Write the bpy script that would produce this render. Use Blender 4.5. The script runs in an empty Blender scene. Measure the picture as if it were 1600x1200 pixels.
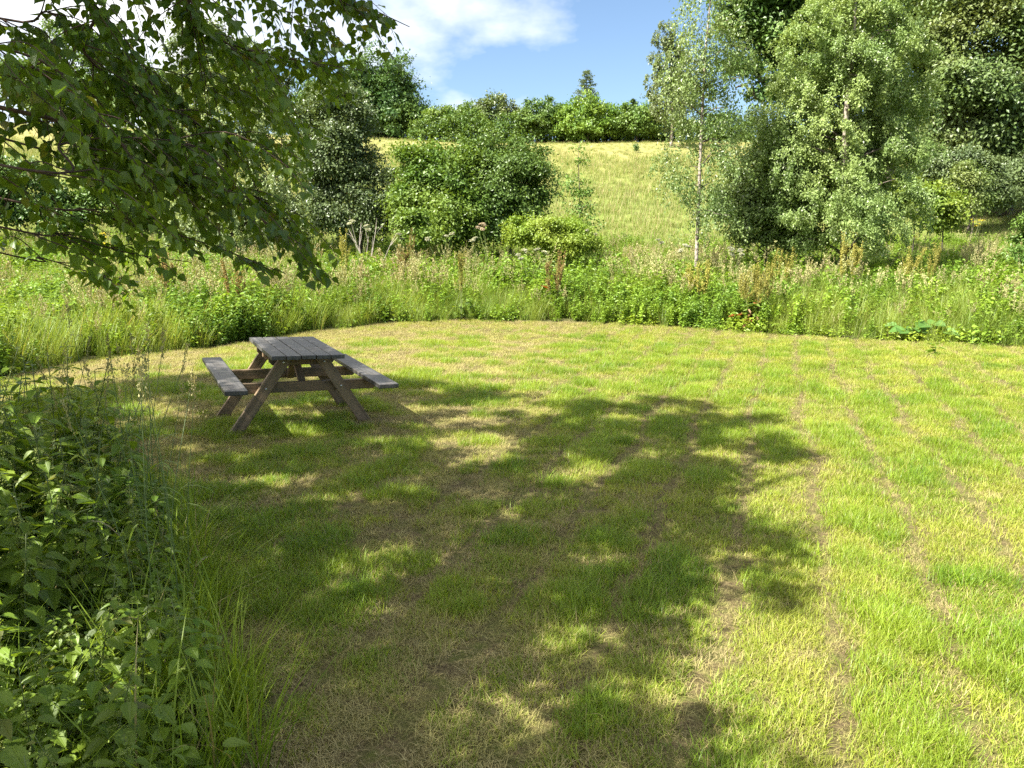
import bpy, math, random
import numpy as np
from mathutils import Vector

SC = bpy.context.scene
COL = SC.collection
RNG = np.random.default_rng(7)
random.seed(7)
R = math.radians

# ------------------------------------------------------------------ camera
CAM_H, PITCH, FPX = 1.65, R(9.94), 1208.0
cam = bpy.data.cameras.new('camera')
cam.sensor_width = 36.0
cam.lens = 36.0 * FPX / 1600.0
cam.clip_start, cam.clip_end = 0.05, 3000
camo = bpy.data.objects.new('camera', cam)
COL.objects.link(camo)
camo.location = (0, 0, CAM_H)
camo.rotation_euler = (R(90) - PITCH, 0, 0)
SC.camera = camo
CP, SP = math.cos(PITCH), math.sin(PITCH)


def at(px, py, depth):
    """point at horizontal distance `depth` in front of the photographer, seen in photo direction px,py"""
    a, b = (px - 800) / FPX, (600 - py) / FPX
    d = np.array([a, CP + b * SP, -SP + b * CP])
    return d * (depth / d[1]) + np.array([0, 0, CAM_H])


def flat(px, py):
    a, b = (px - 800) / FPX, (600 - py) / FPX
    d = np.array([a, CP + b * SP, -SP + b * CP])
    return (d * (CAM_H / -d[2]))[:2]


def project(P):
    d = P - np.array([0, 0, CAM_H])
    fw = d[:, 1] * CP - d[:, 2] * SP
    up = d[:, 1] * SP + d[:, 2] * CP
    ok = fw > 0.05
    fw = np.where(ok, fw, 1)
    return 800 + FPX * d[:, 0] / fw, 600 - FPX * up / fw, ok


# ------------------------------------------------------------------ small maths
def hash2(ix, iy, seed):
    h = (ix.astype(np.int64) * 374761393 + iy.astype(np.int64) * 668265263 + seed * 1274126177) & 0xffffffff
    h = ((h ^ (h >> 13)) * 1274126177) & 0xffffffff
    h = h ^ (h >> 16)
    return (h & 0xffff) / 65535.0


def vnoise(x, y, scale, seed=0):
    x, y = np.asarray(x, float) / scale, np.asarray(y, float) / scale
    ix, iy = np.floor(x), np.floor(y)
    fx, fy = x - ix, y - iy
    fx, fy = fx * fx * (3 - 2 * fx), fy * fy * (3 - 2 * fy)
    a, b = hash2(ix, iy, seed), hash2(ix + 1, iy, seed)
    c, d = hash2(ix, iy + 1, seed), hash2(ix + 1, iy + 1, seed)
    return (a * (1 - fx) + b * fx) * (1 - fy) + (c * (1 - fx) + d * fx) * fy


def fbm(x, y, scale, seed=0):
    return (vnoise(x, y, scale, seed) * .5 + vnoise(x, y, scale / 2.1, seed + 5) * .3 + vnoise(x, y, scale / 4.3, seed + 9) * .2)


def sstep(a, b, t):
    t = np.clip((t - a) / (b - a), 0, 1)
    return t * t * (3 - 2 * t)


def inside(poly, x, y):
    poly = np.asarray(poly, float)
    x, y = np.asarray(x, float), np.asarray(y, float)
    r = np.zeros(x.shape, bool)
    n = len(poly)
    for i in range(n):
        x0, y0 = poly[i]
        x1, y1 = poly[(i + 1) % n]
        if y0 == y1:
            continue
        c = ((y0 > y) != (y1 > y)) & (x < (x1 - x0) * (y - y0) / (y1 - y0) + x0)
        r ^= c
    return r


def unit(v):
    return v / np.maximum(np.linalg.norm(v, axis=-1, keepdims=True), 1e-9)


def height(x, y):
    x, y = np.asarray(x, float), np.asarray(y, float)
    z = 0.75 * sstep(13.5, 25, y)
    s = np.clip(y - 23, 0, None)
    rise = 0.215 * (np.sqrt(s * s + 9) - 3)
    zc = 11.9 + 0.035 * np.clip(-x - 10, 0, 80)
    k = 0.6
    rise = rise * (1 + 0.004 * np.clip(-x - 5, 0, 60))
    h = zc - k * np.log1p(np.exp(np.clip((zc - rise) / k, -30, 30)))
    far = np.clip(y - 95, 0, None)
    z = z + np.where(y > 23, h, 0) - 0.012 * far
    z = z + 0.05 * (fbm(x, y, 3.0, 3) - .5) * sstep(13, 18, y) + .3 * (vnoise(x, y, 14, 8) - .5) * sstep(22, 40, y)
    z = z + 0.035 * (fbm(x, y, .8, 4) - .5) * (1 - sstep(13, 18, y))
    return z


# ------------------------------------------------------------------ geometry accumulation
class Geo:
    def __init__(s):
        s.v, s.l, s.n, s.r, s.m, s.g = [], [], [], [], [], []
        s.nv = 0

    def add(s, v, loops, sizes, rnd=0.5, mat=0, grain=None):
        v = np.asarray(v, float).reshape(-1, 3)
        s.v.append(v)
        s.l.append(np.asarray(loops, np.int64).ravel() + s.nv)
        sizes = np.asarray(sizes, np.int64).ravel()
        s.n.append(sizes)
        s.r.append(np.broadcast_to(np.asarray(rnd, float), (len(v),)))
        s.m.append(np.broadcast_to(np.asarray(mat, np.int64), (len(sizes),)))
        s.g.append(np.zeros((len(v), 3)) if grain is None else grain)
        s.nv += len(v)

    def build(s, name, mats, parent=None, smooth=False, link=True):
        me = bpy.data.meshes.new(name)
        if s.nv:
            v = np.concatenate(s.v)
            l = np.concatenate(s.l)
            n = np.concatenate(s.n)
            me.vertices.add(len(v))
            me.vertices.foreach_set('co', v.ravel().astype(np.float32))
            me.loops.add(len(l))
            me.loops.foreach_set('vertex_index', l.astype(np.int32))
            me.polygons.add(len(n))
            me.polygons.foreach_set('loop_start', (np.cumsum(n) - n).astype(np.int32))
            me.polygons.foreach_set('loop_total', n.astype(np.int32))
            me.polygons.foreach_set('material_index', np.concatenate(s.m).astype(np.int32))
            me.polygons.foreach_set('use_smooth', np.full(len(n), smooth))
            me.update(calc_edges=True)
            a = me.attributes.new('rnd', 'FLOAT', 'POINT')
            a.data.foreach_set('value', np.concatenate(s.r).astype(np.float32))
            g = np.concatenate(s.g)
            if g.any():
                a = me.attributes.new('grain', 'FLOAT_VECTOR', 'POINT')
                a.data.foreach_set('vector', g.ravel().astype(np.float32))
        for m in (mats if isinstance(mats, (list, tuple)) else [mats]):
            me.materials.append(m)
        o = bpy.data.objects.new(name, me)
        if link:
            COL.objects.link(o)
        if parent is not None:
            o.parent = parent
        return o


def frames(D, N):
    D = unit(D)
    B = unit(np.cross(N, D))
    N = np.cross(D, B)
    return D, B, N


def stamp(g, tv, tf, P, D, N, S, rnd, mat=0, wid=None):
    """copies of a template (u along, v across, w up) at points P"""
    P = np.asarray(P, float).reshape(-1, 3)
    K = len(P)
    if K == 0:
        return
    D, B, N = frames(np.broadcast_to(D, P.shape), np.broadcast_to(N, P.shape))
    S = np.broadcast_to(np.asarray(S, float), (K,))[:, None, None]
    W = S if wid is None else np.broadcast_to(np.asarray(wid, float), (K,))[:, None, None]
    tv = np.asarray(tv, float)
    V = P[:, None, :] + S * tv[None, :, 0:1] * D[:, None, :] + W * tv[None, :, 1:2] * B[:, None, :] + S * tv[None, :, 2:3] * N[:, None, :]
    loops = np.concatenate([np.asarray(f) for f in tf])
    sizes = np.array([len(f) for f in tf])
    L = loops[None, :] + (np.arange(K) * len(tv))[:, None]
    g.add(V, L, np.tile(sizes, K), np.repeat(np.broadcast_to(rnd, (K,)), len(tv)), mat)


def half_leaf(outline, fold=.25, droop=.25):
    """leaf template from a half outline [(u,v)...] between base (0,0) and tip (1,0)"""
    pts = [(0, 0, 0)]
    up = [(u, v, fold * v - droop * u * u) for u, v in outline]
    dn = [(u, -v, fold * v - droop * u * u) for u, v in outline]
    n = len(outline)
    v = pts + [(1, 0, -droop)] + up + dn
    left = [0, 1] + list(range(2 + n - 1, 1, -1))
    right = [1, 0] + list(range(2 + n, 2 + 2 * n))
    return np.array(v, float), [left, right]


DIAMOND = half_leaf([(.45, .32)], .2, .15)
BIRCH = half_leaf([(.03, .2), (.2, .41), (.38, .4), (.6, .24), (.82, .08)], .22, .22)
NETTLE = half_leaf([(.03, .14), (.1, .17), (.09, .23), (.2, .24), (.2, .31), (.31, .28), (.32, .33), (.43, .27), (.45, .31), (.55, .22), (.58, .25),
                    (.67, .16), (.71, .18), (.79, .09), (.83, .1), (.9, .03)], .2, .38)
BROAD = half_leaf([(.02, .14), (.12, .26), (.3, .33), (.5, .3), (.7, .22), (.88, .1)], .3, .35)
DOCKL = half_leaf([(.05, .08), (.2, .15), (.45, .16), (.7, .12), (.9, .05)], .3, .5)


def tube(g, pts, radii, sides=6, rnd=.5, mat=0):
    pts = np.asarray(pts, float)
    n = len(pts)
    radii = np.broadcast_to(np.asarray(radii, float), (n,))
    T = unit(np.gradient(pts, axis=0))
    ref = np.array([0.31, 0.17, 1.0]) if abs(T[:, 2]).mean() < .8 else np.array([1.0, .2, 0.1])
    A = unit(np.cross(T, ref))
    Bv = np.cross(T, A)
    th = np.arange(sides) * 2 * math.pi / sides
    V = pts[:, None] + radii[:, None, None] * (np.cos(th)[None, :, None] * A[:, None] + np.sin(th)[None, :, None] * Bv[:, None])
    i = np.arange(n - 1)[:, None] * sides
    j = np.arange(sides)[None, :]
    k = (j + 1) % sides
    q = np.stack([i + j, i + k, i + sides + k, i + sides + j], -1).reshape(-1)
    L = np.concatenate([q, np.arange(sides)[::-1], (n - 1) * sides + np.arange(sides)])
    g.add(V, L, [4] * ((n - 1) * sides) + [sides, sides], rnd, mat)


def spline(pts, n):
    """Catmull-Rom through points"""
    p = np.asarray(pts, float)
    p = np.vstack([2 * p[0] - p[1], p, 2 * p[-1] - p[-2]])
    m = len(p) - 3
    t = np.linspace(0, m - 1e-6, n)
    i = t.astype(int)
    f = (t - i)[:, None]
    a, b, c, d = p[i], p[i + 1], p[i + 2], p[i + 3]
    return .5 * (2 * b + (c - a) * f + (2 * a - 5 * b + 4 * c - d) * f ** 2 + (3 * b - a - 3 * c + d) * f ** 3)


def blades(g, n, hmin, hmax, wid, spread, lean, curve, rng, segs=3, mat=0, rootr=None, flatness=0.0):
    """n grass blades from a small root disc"""
    a = rng.uniform(0, 2 * math.pi, n)
    rr = np.sqrt(rng.uniform(0, 1, n)) * spread
    base = np.stack([np.cos(a) * rr, np.sin(a) * rr, np.full(n, -.005)], -1)
    h = rng.uniform(hmin, hmax, n)
    da = rng.uniform(0, 2 * math.pi, n)
    d = np.stack([np.cos(da), np.sin(da), np.zeros(n)], -1)
    ln = rng.uniform(.1, 1, n) * lean
    cv = rng.uniform(.2, 1, n) * curve
    w = wid * rng.uniform(.6, 1.2, n)
    side = np.cross(d, [0, 0, 1.0])
    ts = np.linspace(0, 1, segs + 1)
    V = np.zeros((n, 2 * segs + 1, 3))
    for i, t in enumerate(ts):
        c = base + d * (h * (ln * t + cv * t * t))[:, None] + np.array([0, 0, 1.0]) * (h * (t * (1 - flatness) - .45 * cv * t * t * (1 - flatness)) + flatness * .012 * np.sin(t * 3.1))[:, None]
        ww = w * (1 - t ** 2.2) * .5 + 0 * t
        if i < segs:
            V[:, 2 * i] = c - side * ww[:, None]
            V[:, 2 * i + 1] = c + side * ww[:, None]
        else:
            V[:, 2 * segs] = c
    loops, sizes = [], []
    for i in range(segs - 1):
        loops += [2 * i, 2 * i + 1, 2 * i + 3, 2 * i + 2]
        sizes.append(4)
    loops += [2 * segs - 2, 2 * segs - 1, 2 * segs]
    sizes.append(3)
    nv = 2 * segs + 1
    L = np.array(loops)[None] + (np.arange(n) * nv)[:, None]
    g.add(V, L, np.tile(sizes, n), np.repeat(rng.uniform(0, 1, n), nv), mat)


# ------------------------------------------------------------------ materials
def newmat(name):
    m = bpy.data.materials.new(name)
    m.use_nodes = True
    nt = m.node_tree
    nt.nodes.clear()
    out = nt.nodes.new('ShaderNodeOutputMaterial')
    return m, nt, out


def N(nt, t, **kw):
    n = nt.nodes.new(t)
    for k, v in kw.items():
        setattr(n, k, v)
    return n


def mixc(nt, fac, a, b, mode='MIX'):
    n = nt.nodes.new('ShaderNodeMix')
    n.data_type = 'RGBA'
    n.blend_type = mode
    for s, v in ((n.inputs[0], fac), (n.inputs[6], a), (n.inputs[7], b)):
        if hasattr(v, 'links'):
            nt.links.new(v, s)
        elif isinstance(v, (int, float)):
            s.default_value = v
        else:
            s.default_value = (*v, 1) if len(v) == 3 else v
    return n.outputs[2]


def mrange(nt, v, a, b, c=0.0, d=1.0):
    n = nt.nodes.new('ShaderNodeMapRange')
    nt.links.new(v, n.inputs[0])
    n.inputs[1].default_value, n.inputs[2].default_value = a, b
    n.inputs[3].default_value, n.inputs[4].default_value = c, d
    return n.outputs[0]


def noise(nt, vec, scale, detail=3.0, rough=.55):
    n = nt.nodes.new('ShaderNodeTexNoise')
    n.inputs['Scale'].default_value = scale
    n.inputs['Detail'].default_value = detail
    n.inputs['Roughness'].default_value = rough
    if vec is not None:
        nt.links.new(vec, n.inputs['Vector'])
    return n.outputs['Fac']


def leafmat(name, A, B, C=None, trans=.35, rough=.5, spec=.35, nscale=.8, dead=None, dead_amt=.06, tint=(1.25, 1.15, .55)):
    """leaf / blade: A..B by each leaf, shifted by a slow noise in space towards C; a few dead ones"""
    m, nt, out = newmat(name)
    at_ = N(nt, 'ShaderNodeAttribute', attribute_name='rnd')
    oi = N(nt, 'ShaderNodeObjectInfo')
    ge = N(nt, 'ShaderNodeNewGeometry')
    r = at_.outputs['Fac']
    c = mixc(nt, r, A, B)
    if C is not None:
        nz = noise(nt, ge.outputs['Position'], nscale, 2.0)
        c = mixc(nt, mrange(nt, nz, .38, .66), c, C)
    if dead is not None:
        ad = N(nt, 'ShaderNodeMath', operation='ADD')
        nt.links.new(r, ad.inputs[0])
        nt.links.new(oi.outputs['Random'], ad.inputs[1])
        fr = N(nt, 'ShaderNodeMath', operation='FRACT')
        nt.links.new(ad.outputs[0], fr.inputs[0])
        c = mixc(nt, mrange(nt, fr.outputs[0], dead_amt, dead_amt - .02), c, dead)
    hs = N(nt, 'ShaderNodeHueSaturation')
    nt.links.new(c, hs.inputs['Color'])
    nt.links.new(mrange(nt, oi.outputs['Random'], 0, 1, .8, 1.2), hs.inputs['Value'])
    c = hs.outputs[0]
    p = N(nt, 'ShaderNodeBsdfPrincipled')
    nt.links.new(c, p.inputs['Base Color'])
    p.inputs['Roughness'].default_value = rough
    p.inputs['Specular IOR Level'].default_value = spec
    t = N(nt, 'ShaderNodeBsdfTranslucent')
    nt.links.new(mixc(nt, 1.0, c, tint, 'MULTIPLY'), t.inputs['Color'])
    ms = N(nt, 'ShaderNodeMixShader')
    ms.inputs[0].default_value = trans
    nt.links.new(p.outputs[0], ms.inputs[1])
    nt.links.new(t.outputs[0], ms.inputs[2])
    nt.links.new(ms.outputs[0], out.inputs[0])
    return m


def barkmat(name, A, B, scale=(6, 6, 25), lo=.42, hi=.6, bump=.4):
    m, nt, out = newmat(name)
    tc = N(nt, 'ShaderNodeTexCoord')
    mp = N(nt, 'ShaderNodeMapping')
    mp.inputs['Scale'].default_value = scale
    nt.links.new(tc.outputs['Object'], mp.inputs[0])
    nz = noise(nt, mp.outputs[0], 1.0, 4.0)
    c = mixc(nt, mrange(nt, nz, lo, hi), A, B)
    p = N(nt, 'ShaderNodeBsdfPrincipled')
    nt.links.new(c, p.inputs['Base Color'])
    p.inputs['Roughness'].default_value = .85
    bp = N(nt, 'ShaderNodeBump')
    bp.inputs['Strength'].default_value = bump
    bp.inputs['Distance'].default_value = .02
    nt.links.new(nz, bp.inputs['Height'])
    nt.links.new(bp.outputs[0], p.inputs['Normal'])
    nt.links.new(p.outputs[0], out.inputs[0])
    return m


def woodmat(name, A, B, C, rough=.6, stain=(.02, .022, .012), stain_amt=.5):
    m, nt, out = newmat(name)
    at_ = N(nt, 'ShaderNodeAttribute', attribute_name='grain')
    mp = N(nt, 'ShaderNodeMapping')
    mp.inputs['Scale'].default_value = (1.1, 42, 42)
    nt.links.new(at_.outputs['Vector'], mp.inputs[0])
    g1 = noise(nt, mp.outputs[0], 1.0, 5.0, .65)
    c = mixc(nt, mrange(nt, g1, .32, .68), A, B)
    mp2 = N(nt, 'ShaderNodeMapping')
    mp2.inputs['Scale'].default_value = (2.5, 7, 7)
    nt.links.new(at_.outputs['Vector'], mp2.inputs[0])
    g2 = noise(nt, mp2.outputs[0], 1.0, 3.0, .6)
    c = mixc(nt, mrange(nt, g2, .45, .7), c, C)
    g3 = noise(nt, at_.outputs['Vector'], 9.0, 4.0, .7)
    c = mixc(nt, mrange(nt, g3, .5, .72, 0, stain_amt), c, stain)
    p = N(nt, 'ShaderNodeBsdfPrincipled')
    nt.links.new(c, p.inputs['Base Color'])
    nt.links.new(mrange(nt, g1, .3, .7, rough - .1, rough + .2), p.inputs['Roughness'])
    bp = N(nt, 'ShaderNodeBump')
    bp.inputs['Strength'].default_value = .5
    bp.inputs['Distance'].default_value = .004
    nt.links.new(g1, bp.inputs['Height'])
    nt.links.new(bp.outputs[0], p.inputs['Normal'])
    nt.links.new(p.outputs[0], out.inputs[0])
    return m


def plainmat(name, c, rough=.6, metal=0.0):
    m, nt, out = newmat(name)
    tc = N(nt, 'ShaderNodeTexCoord')
    nz = noise(nt, tc.outputs['Object'], 30.0, 3.0)
    p = N(nt, 'ShaderNodeBsdfPrincipled')
    nt.links.new(mixc(nt, nz, tuple(x * .7 for x in c), tuple(min(1, x * 1.25) for x in c)), p.inputs['Base Color'])
    p.inputs['Roughness'].default_value = rough
    p.inputs['Metallic'].default_value = metal
    nt.links.new(p.outputs[0], out.inputs[0])
    return m


# ------------------------------------------------------------------ naming helpers
def tag(o, label=None, cat=None, group=None, kind=None):
    if label:
        o['label'] = label
    if cat:
        o['category'] = cat
    if group:
        o['group'] = group
    if kind:
        o['kind'] = kind
    return o


def thing(name, label, cat, loc, rz=0.0, group=None):
    o = bpy.data.objects.new(name, None)
    o.empty_display_size = .2
    COL.objects.link(o)
    o.location = tuple(float(c) for c in loc)
    o.rotation_euler = (0, 0, rz)
    return tag(o, label, cat, group)


def dup(root, loc, rz, scale=1.0, label=None, tilt=(0, 0)):
    r = root.copy()
    COL.objects.link(r)
    r.location = tuple(float(c) for c in loc)
    r.rotation_euler = (tilt[0], tilt[1], rz)
    r.scale = (scale,) * 3
    if label:
        r['label'] = label
    for ch in list(root.children):
        c = ch.copy()
        COL.objects.link(c)
        c.parent = r
        for gch in list(ch.children):
            d = gch.copy()
            COL.objects.link(d)
            d.parent = c
    return r


def scatter(name, pts, rot, scl, idx, protos, kind='stuff', label=None, cat=None):
    """one object whose points carry copies of the given tufts"""
    me = bpy.data.meshes.new(name)
    me.vertices.add(len(pts))
    me.vertices.foreach_set('co', np.asarray(pts, np.float32).ravel())
    for nm, tp, key, arr in (('rot', 'FLOAT_VECTOR', 'vector', rot), ('scl', 'FLOAT', 'value', scl), ('idx', 'INT', 'value', idx)):
        a = me.attributes.new(nm, tp, 'POINT')
        a.data.foreach_set(key, np.asarray(arr, np.int32 if tp == 'INT' else np.float32).ravel())
    o = bpy.data.objects.new(name, me)
    COL.objects.link(o)
    c = bpy.data.collections.new(name + ' tufts')
    for i, p in enumerate(protos):
        p.name = '%03d tuft of %s' % (i, name)
        c.objects.link(p)
    ng = bpy.data.node_groups.new(name, 'GeometryNodeTree')
    ng.interface.new_socket('Geometry', in_out='INPUT', socket_type='NodeSocketGeometry')
    ng.interface.new_socket('Geometry', in_out='OUTPUT', socket_type='NodeSocketGeometry')
    gi, go = ng.nodes.new('NodeGroupInput'), ng.nodes.new('NodeGroupOutput')
    inst = ng.nodes.new('GeometryNodeInstanceOnPoints')
    ci = ng.nodes.new('GeometryNodeCollectionInfo')
    ci.inputs['Collection'].default_value = c
    ci.inputs['Separate Children'].default_value = True
    ci.inputs['Reset Children'].default_value = True
    L = ng.links.new
    L(gi.outputs[0], inst.inputs['Points'])
    L(ci.outputs[0], inst.inputs['Instance'])
    inst.inputs['Pick Instance'].default_value = True

    def attr(nm, tp):
        n = ng.nodes.new('GeometryNodeInputNamedAttribute')
        n.data_type = tp
        n.inputs['Name'].default_value = nm
        return n.outputs['Attribute']
    er = ng.nodes.new('FunctionNodeEulerToRotation')
    L(attr('rot', 'FLOAT_VECTOR'), er.inputs[0])
    L(er.outputs[0], inst.inputs['Rotation'])
    L(attr('scl', 'FLOAT'), inst.inputs['Scale'])
    L(attr('idx', 'INT'), inst.inputs['Instance Index'])
    L(inst.outputs[0], go.inputs[0])
    md = o.modifiers.new('tufts', 'NODES')
    md.node_group = ng
    tag(o, label, cat, None, kind)
    return o


# ------------------------------------------------------------------ light and sky
SUN_EL = R(50)
SH = unit(np.array([-.84, -.54]))
SUN = np.array([SH[0] * math.cos(SUN_EL), SH[1] * math.cos(SUN_EL), math.sin(SUN_EL)])
sl = bpy.data.lights.new('sun', 'SUN')
sl.energy = 5.0
sl.angle = R(.53)
sl.color = (1, .955, .87)
so = bpy.data.objects.new('sun', sl)
COL.objects.link(so)
so.rotation_euler = Vector((-SUN[0], -SUN[1], -SUN[2])).to_track_quat('-Z', 'Y').to_euler()
so.location = (-30, -20, 50)

w = bpy.data.worlds.new('World')
SC.world = w
w.use_nodes = True
nt = w.node_tree
nt.nodes.clear()
out = nt.nodes.new('ShaderNodeOutputWorld')
sky = N(nt, 'ShaderNodeTexSky', sky_type='NISHITA')
sky.sun_disc = False
sky.sun_elevation = SUN_EL
sky.sun_rotation = math.atan2(SH[0], SH[1])
sky.altitude = 100
sky.air_density = 1.0
sky.dust_density = .6
sky.ozone_density = 1.3
tc = N(nt, 'ShaderNodeTexCoord')
sep = N(nt, 'ShaderNodeSeparateXYZ')
nt.links.new(tc.outputs['Generated'], sep.inputs[0])
zz = N(nt, 'ShaderNodeMath', operation='MAXIMUM')
nt.links.new(sep.outputs[2], zz.inputs[0])
zz.inputs[1].default_value = 0.0
za = N(nt, 'ShaderNodeMath', operation='ADD')
nt.links.new(zz.outputs[0], za.inputs[0])
za.inputs[1].default_value = .32
dx = N(nt, 'ShaderNodeMath', operation='DIVIDE')
dy = N(nt, 'ShaderNodeMath', operation='DIVIDE')
nt.links.new(sep.outputs[0], dx.inputs[0])
nt.links.new(sep.outputs[1], dy.inputs[0])
for d in (dx, dy):
    nt.links.new(za.outputs[0], d.inputs[1])
cb = N(nt, 'ShaderNodeCombineXYZ')
nt.links.new(dx.outputs[0], cb.inputs[0])
nt.links.new(dy.outputs[0], cb.inputs[1])
n1 = noise(nt, cb.outputs[0], 2.3, 6.0, .55)
# more cloud towards the left of the view and higher up
bias = N(nt, 'ShaderNodeMath', operation='MULTIPLY_ADD')
nt.links.new(sep.outputs[0], bias.inputs[0])
bias.inputs[1].default_value = -.42
bias.inputs[2].default_value = 0.0
b2 = N(nt, 'ShaderNodeMath', operation='MULTIPLY_ADD')
nt.links.new(sep.outputs[2], b2.inputs[0])
b2.inputs[1].default_value = .55
nt.links.new(bias.outputs[0], b2.inputs[2])
sm = N(nt, 'ShaderNodeMath', operation='ADD')
nt.links.new(n1, sm.inputs[0])
nt.links.new(b2.outputs[0], sm.inputs[1])
cf = mrange(nt, sm.outputs[0], .61, .90)
cloudc = (9.6, 9.7, 9.9)
skyc = mixc(nt, cf, mixc(nt, 1.0, sky.outputs[0], (1.12, 1.19, 1.24), 'MULTIPLY'), cloudc)
bg = N(nt, 'ShaderNodeBackground')
bg.inputs['Strength'].default_value = .051
nt.links.new(skyc, bg.inputs['Color'])
nt.links.new(bg.outputs[0], out.inputs[0])

vs = SC.view_settings
vs.view_transform = 'Standard'
vs.look = 'None'
vs.gamma = 1
vs.exposure = 1.7
cy = SC.cycles
cy.max_bounces = 7
cy.diffuse_bounces = 4
cy.glossy_bounces = 2
cy.transmission_bounces = 4
cy.transparent_max_bounces = 4
cy.caustics_reflective = False
cy.caustics_refractive = False
cy.sample_clamp_indirect = 6
cy.use_denoising = False

# ------------------------------------------------------------------ the lawn's outline
EDGE_PX = [(-120, 612), (60, 578), (130, 565), (230, 553), (330, 544), (400, 533), (480, 522), (600, 513), (720, 510), (900, 512), (1100, 519), (1300, 529), (1600, 542), (1900, 557)]
EDGE = [flat(*p) for p in EDGE_PX]
LAWN = [tuple(e) for e in EDGE] + [(16, 6), (16, -3), (-1.0, -3), (-.95, 2.2), (-1.3, 3.0), (-1.85, 4.0), (-2.5, 4.6), (-3.6, 5.1), (-5.2, 5.3), (-8, 5.5)]
EX = np.array([e[0] for e in EDGE])
EY = np.array([e[1] for e in EDGE])
o_ = np.argsort(EX)


def edge_y(x):
    return np.interp(x, EX[o_], EY[o_])


def is_lawn(x, y):
    jit = .22 * (fbm(x, y, .5, 21) - .5)
    return inside(LAWN, x + jit, y + jit * 1.4)


# ------------------------------------------------------------------ ground sheet
gx = np.concatenate([-np.geomspace(420, 18, 26), np.linspace(-17.5, 17.5, 141), np.geomspace(18, 420, 26)])
gy = np.concatenate([np.linspace(-120, -3.5, 12), np.linspace(-3, 30, 166), np.linspace(31, 100, 70), np.geomspace(104, 900, 24)])
GX, GY = np.meshgrid(gx, gy)
GZ = height(GX, GY)
V = np.stack([GX, GY, GZ], -1).reshape(-1, 3)
nx, ny = len(gx), len(gy)
i = np.arange(ny - 1)[:, None] * nx + np.arange(nx - 1)[None]
q = np.stack([i, i + 1, i + 1 + nx, i + nx], -1).reshape(-1)
g = Geo()
g.add(V, q, np.full(len(q) // 4, 4), is_lawn(V[:, 0], V[:, 1]).astype(float))
m, nt, out = newmat('ground_soil_and_thatch')
ge = N(nt, 'ShaderNodeNewGeometry')
pos = ge.outputs['Position']
at_ = N(nt, 'ShaderNodeAttribute', attribute_name='rnd')
na = noise(nt, pos, 1.3, 5.0, .6)
nb = noise(nt, pos, 45.0, 4.0, .7)
nc = noise(nt, pos, 9.0, 4.0, .65)
lawnc = mixc(nt, mrange(nt, nb, .35, .65), (.06, .045, .022), (.20, .155, .075))
lawnc = mixc(nt, mrange(nt, nc, .4, .65), lawnc, (.11, .12, .03))
lawnc = mixc(nt, mrange(nt, na, .55, .72, 0, .6), lawnc, (.07, .045, .03))
sepg = N(nt, 'ShaderNodeSeparateXYZ')
nt.links.new(pos, sepg.inputs[0])
nf = noise(nt, pos, .12, 4.0, .6)
hillc = mixc(nt, mrange(nt, sepg.outputs[1], 40, 68), (.17, .23, .045), (.33, .28, .11))
hillc = mixc(nt, mrange(nt, nf, .42, .62, 0, .6), hillc, (.24, .25, .08))
hillc = mixc(nt, mrange(nt, nc, .4, .7, 0, .5), hillc, (.12, .15, .04))
under = mixc(nt, mrange(nt, nb, .35, .65), (.05, .055, .02), (.10, .1, .035))
fieldc = mixc(nt, mrange(nt, sepg.outputs[1], 24, 32), under, hillc)
c = mixc(nt, at_.outputs['Fac'], fieldc, lawnc)
p = N(nt, 'ShaderNodeBsdfPrincipled')
p.inputs['Roughness'].default_value = .95
p.inputs['Specular IOR Level'].default_value = .1
nt.links.new(c, p.inputs['Base Color'])
bp = N(nt, 'ShaderNodeBump')
bp.inputs['Strength'].default_value = .8
bp.inputs['Distance'].default_value = .03
nt.links.new(nb, bp.inputs['Height'])
nt.links.new(bp.outputs[0], p.inputs['Normal'])
nt.links.new(p.outputs[0], out.inputs[0])
ground = g.build('ground', m, smooth=True)
tag(ground, kind='structure')

# ------------------------------------------------------------------ grasses
M_LAWN = leafmat('lawn_blade', (.135, .23, .014), (.30, .38, .03), (.33, .365, .045), trans=.38, rough=.5, nscale=1.1, dead=(.44, .39, .13), dead_amt=.10)
M_STRAW = leafmat('dry_clippings', (.25, .205, .095), (.46, .39, .18), (.35, .33, .10), trans=.2, rough=.7, spec=.2, nscale=2.0)
M_TUSS = leafmat('fresh_blade', (.085, .18, .011), (.24, .36, .024), (.26, .35, .03), trans=.4, rough=.42, nscale=1.0, dead=(.4, .33, .15), dead_amt=.06)
rng = np.random.default_rng(11)
protos = []
for k in range(4):      # 0-3 mown green
    g = Geo()
    blades(g, 38, .022, .062, .0031, .075, .7, .7, rng)
    protos.append(g.build('p', [M_LAWN, M_STRAW], link=False))
for k in range(4):      # 4-7 flat dry clippings
    g = Geo()
    blades(g, 40, .015, .055, .0023, .08, 1.0, .6, rng, flatness=.75)
    blades(g, 12, .02, .055, .0025, .07, 1.0, .7, rng)
    protos.append(g.build('p', [M_STRAW], link=False))
for k in range(3):      # 8-10 lush uncut
    g = Geo()
    blades(g, 44, .04, .11, .0034, .095, .5, .7, rng, segs=4)
    protos.append(g.build('p', [M_TUSS], link=False))
for k in range(3):      # 11-13 mixed short stubble, half dry
    g = Geo()
    blades(g, 16, .02, .05, .004, .07, .8, .5, rng)
    blades(g, 20, .02, .06, .0025, .07, 1.0, .5, rng, mat=1, flatness=.6)
    protos.append(g.build('p', [M_LAWN, M_STRAW], link=False))


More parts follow.
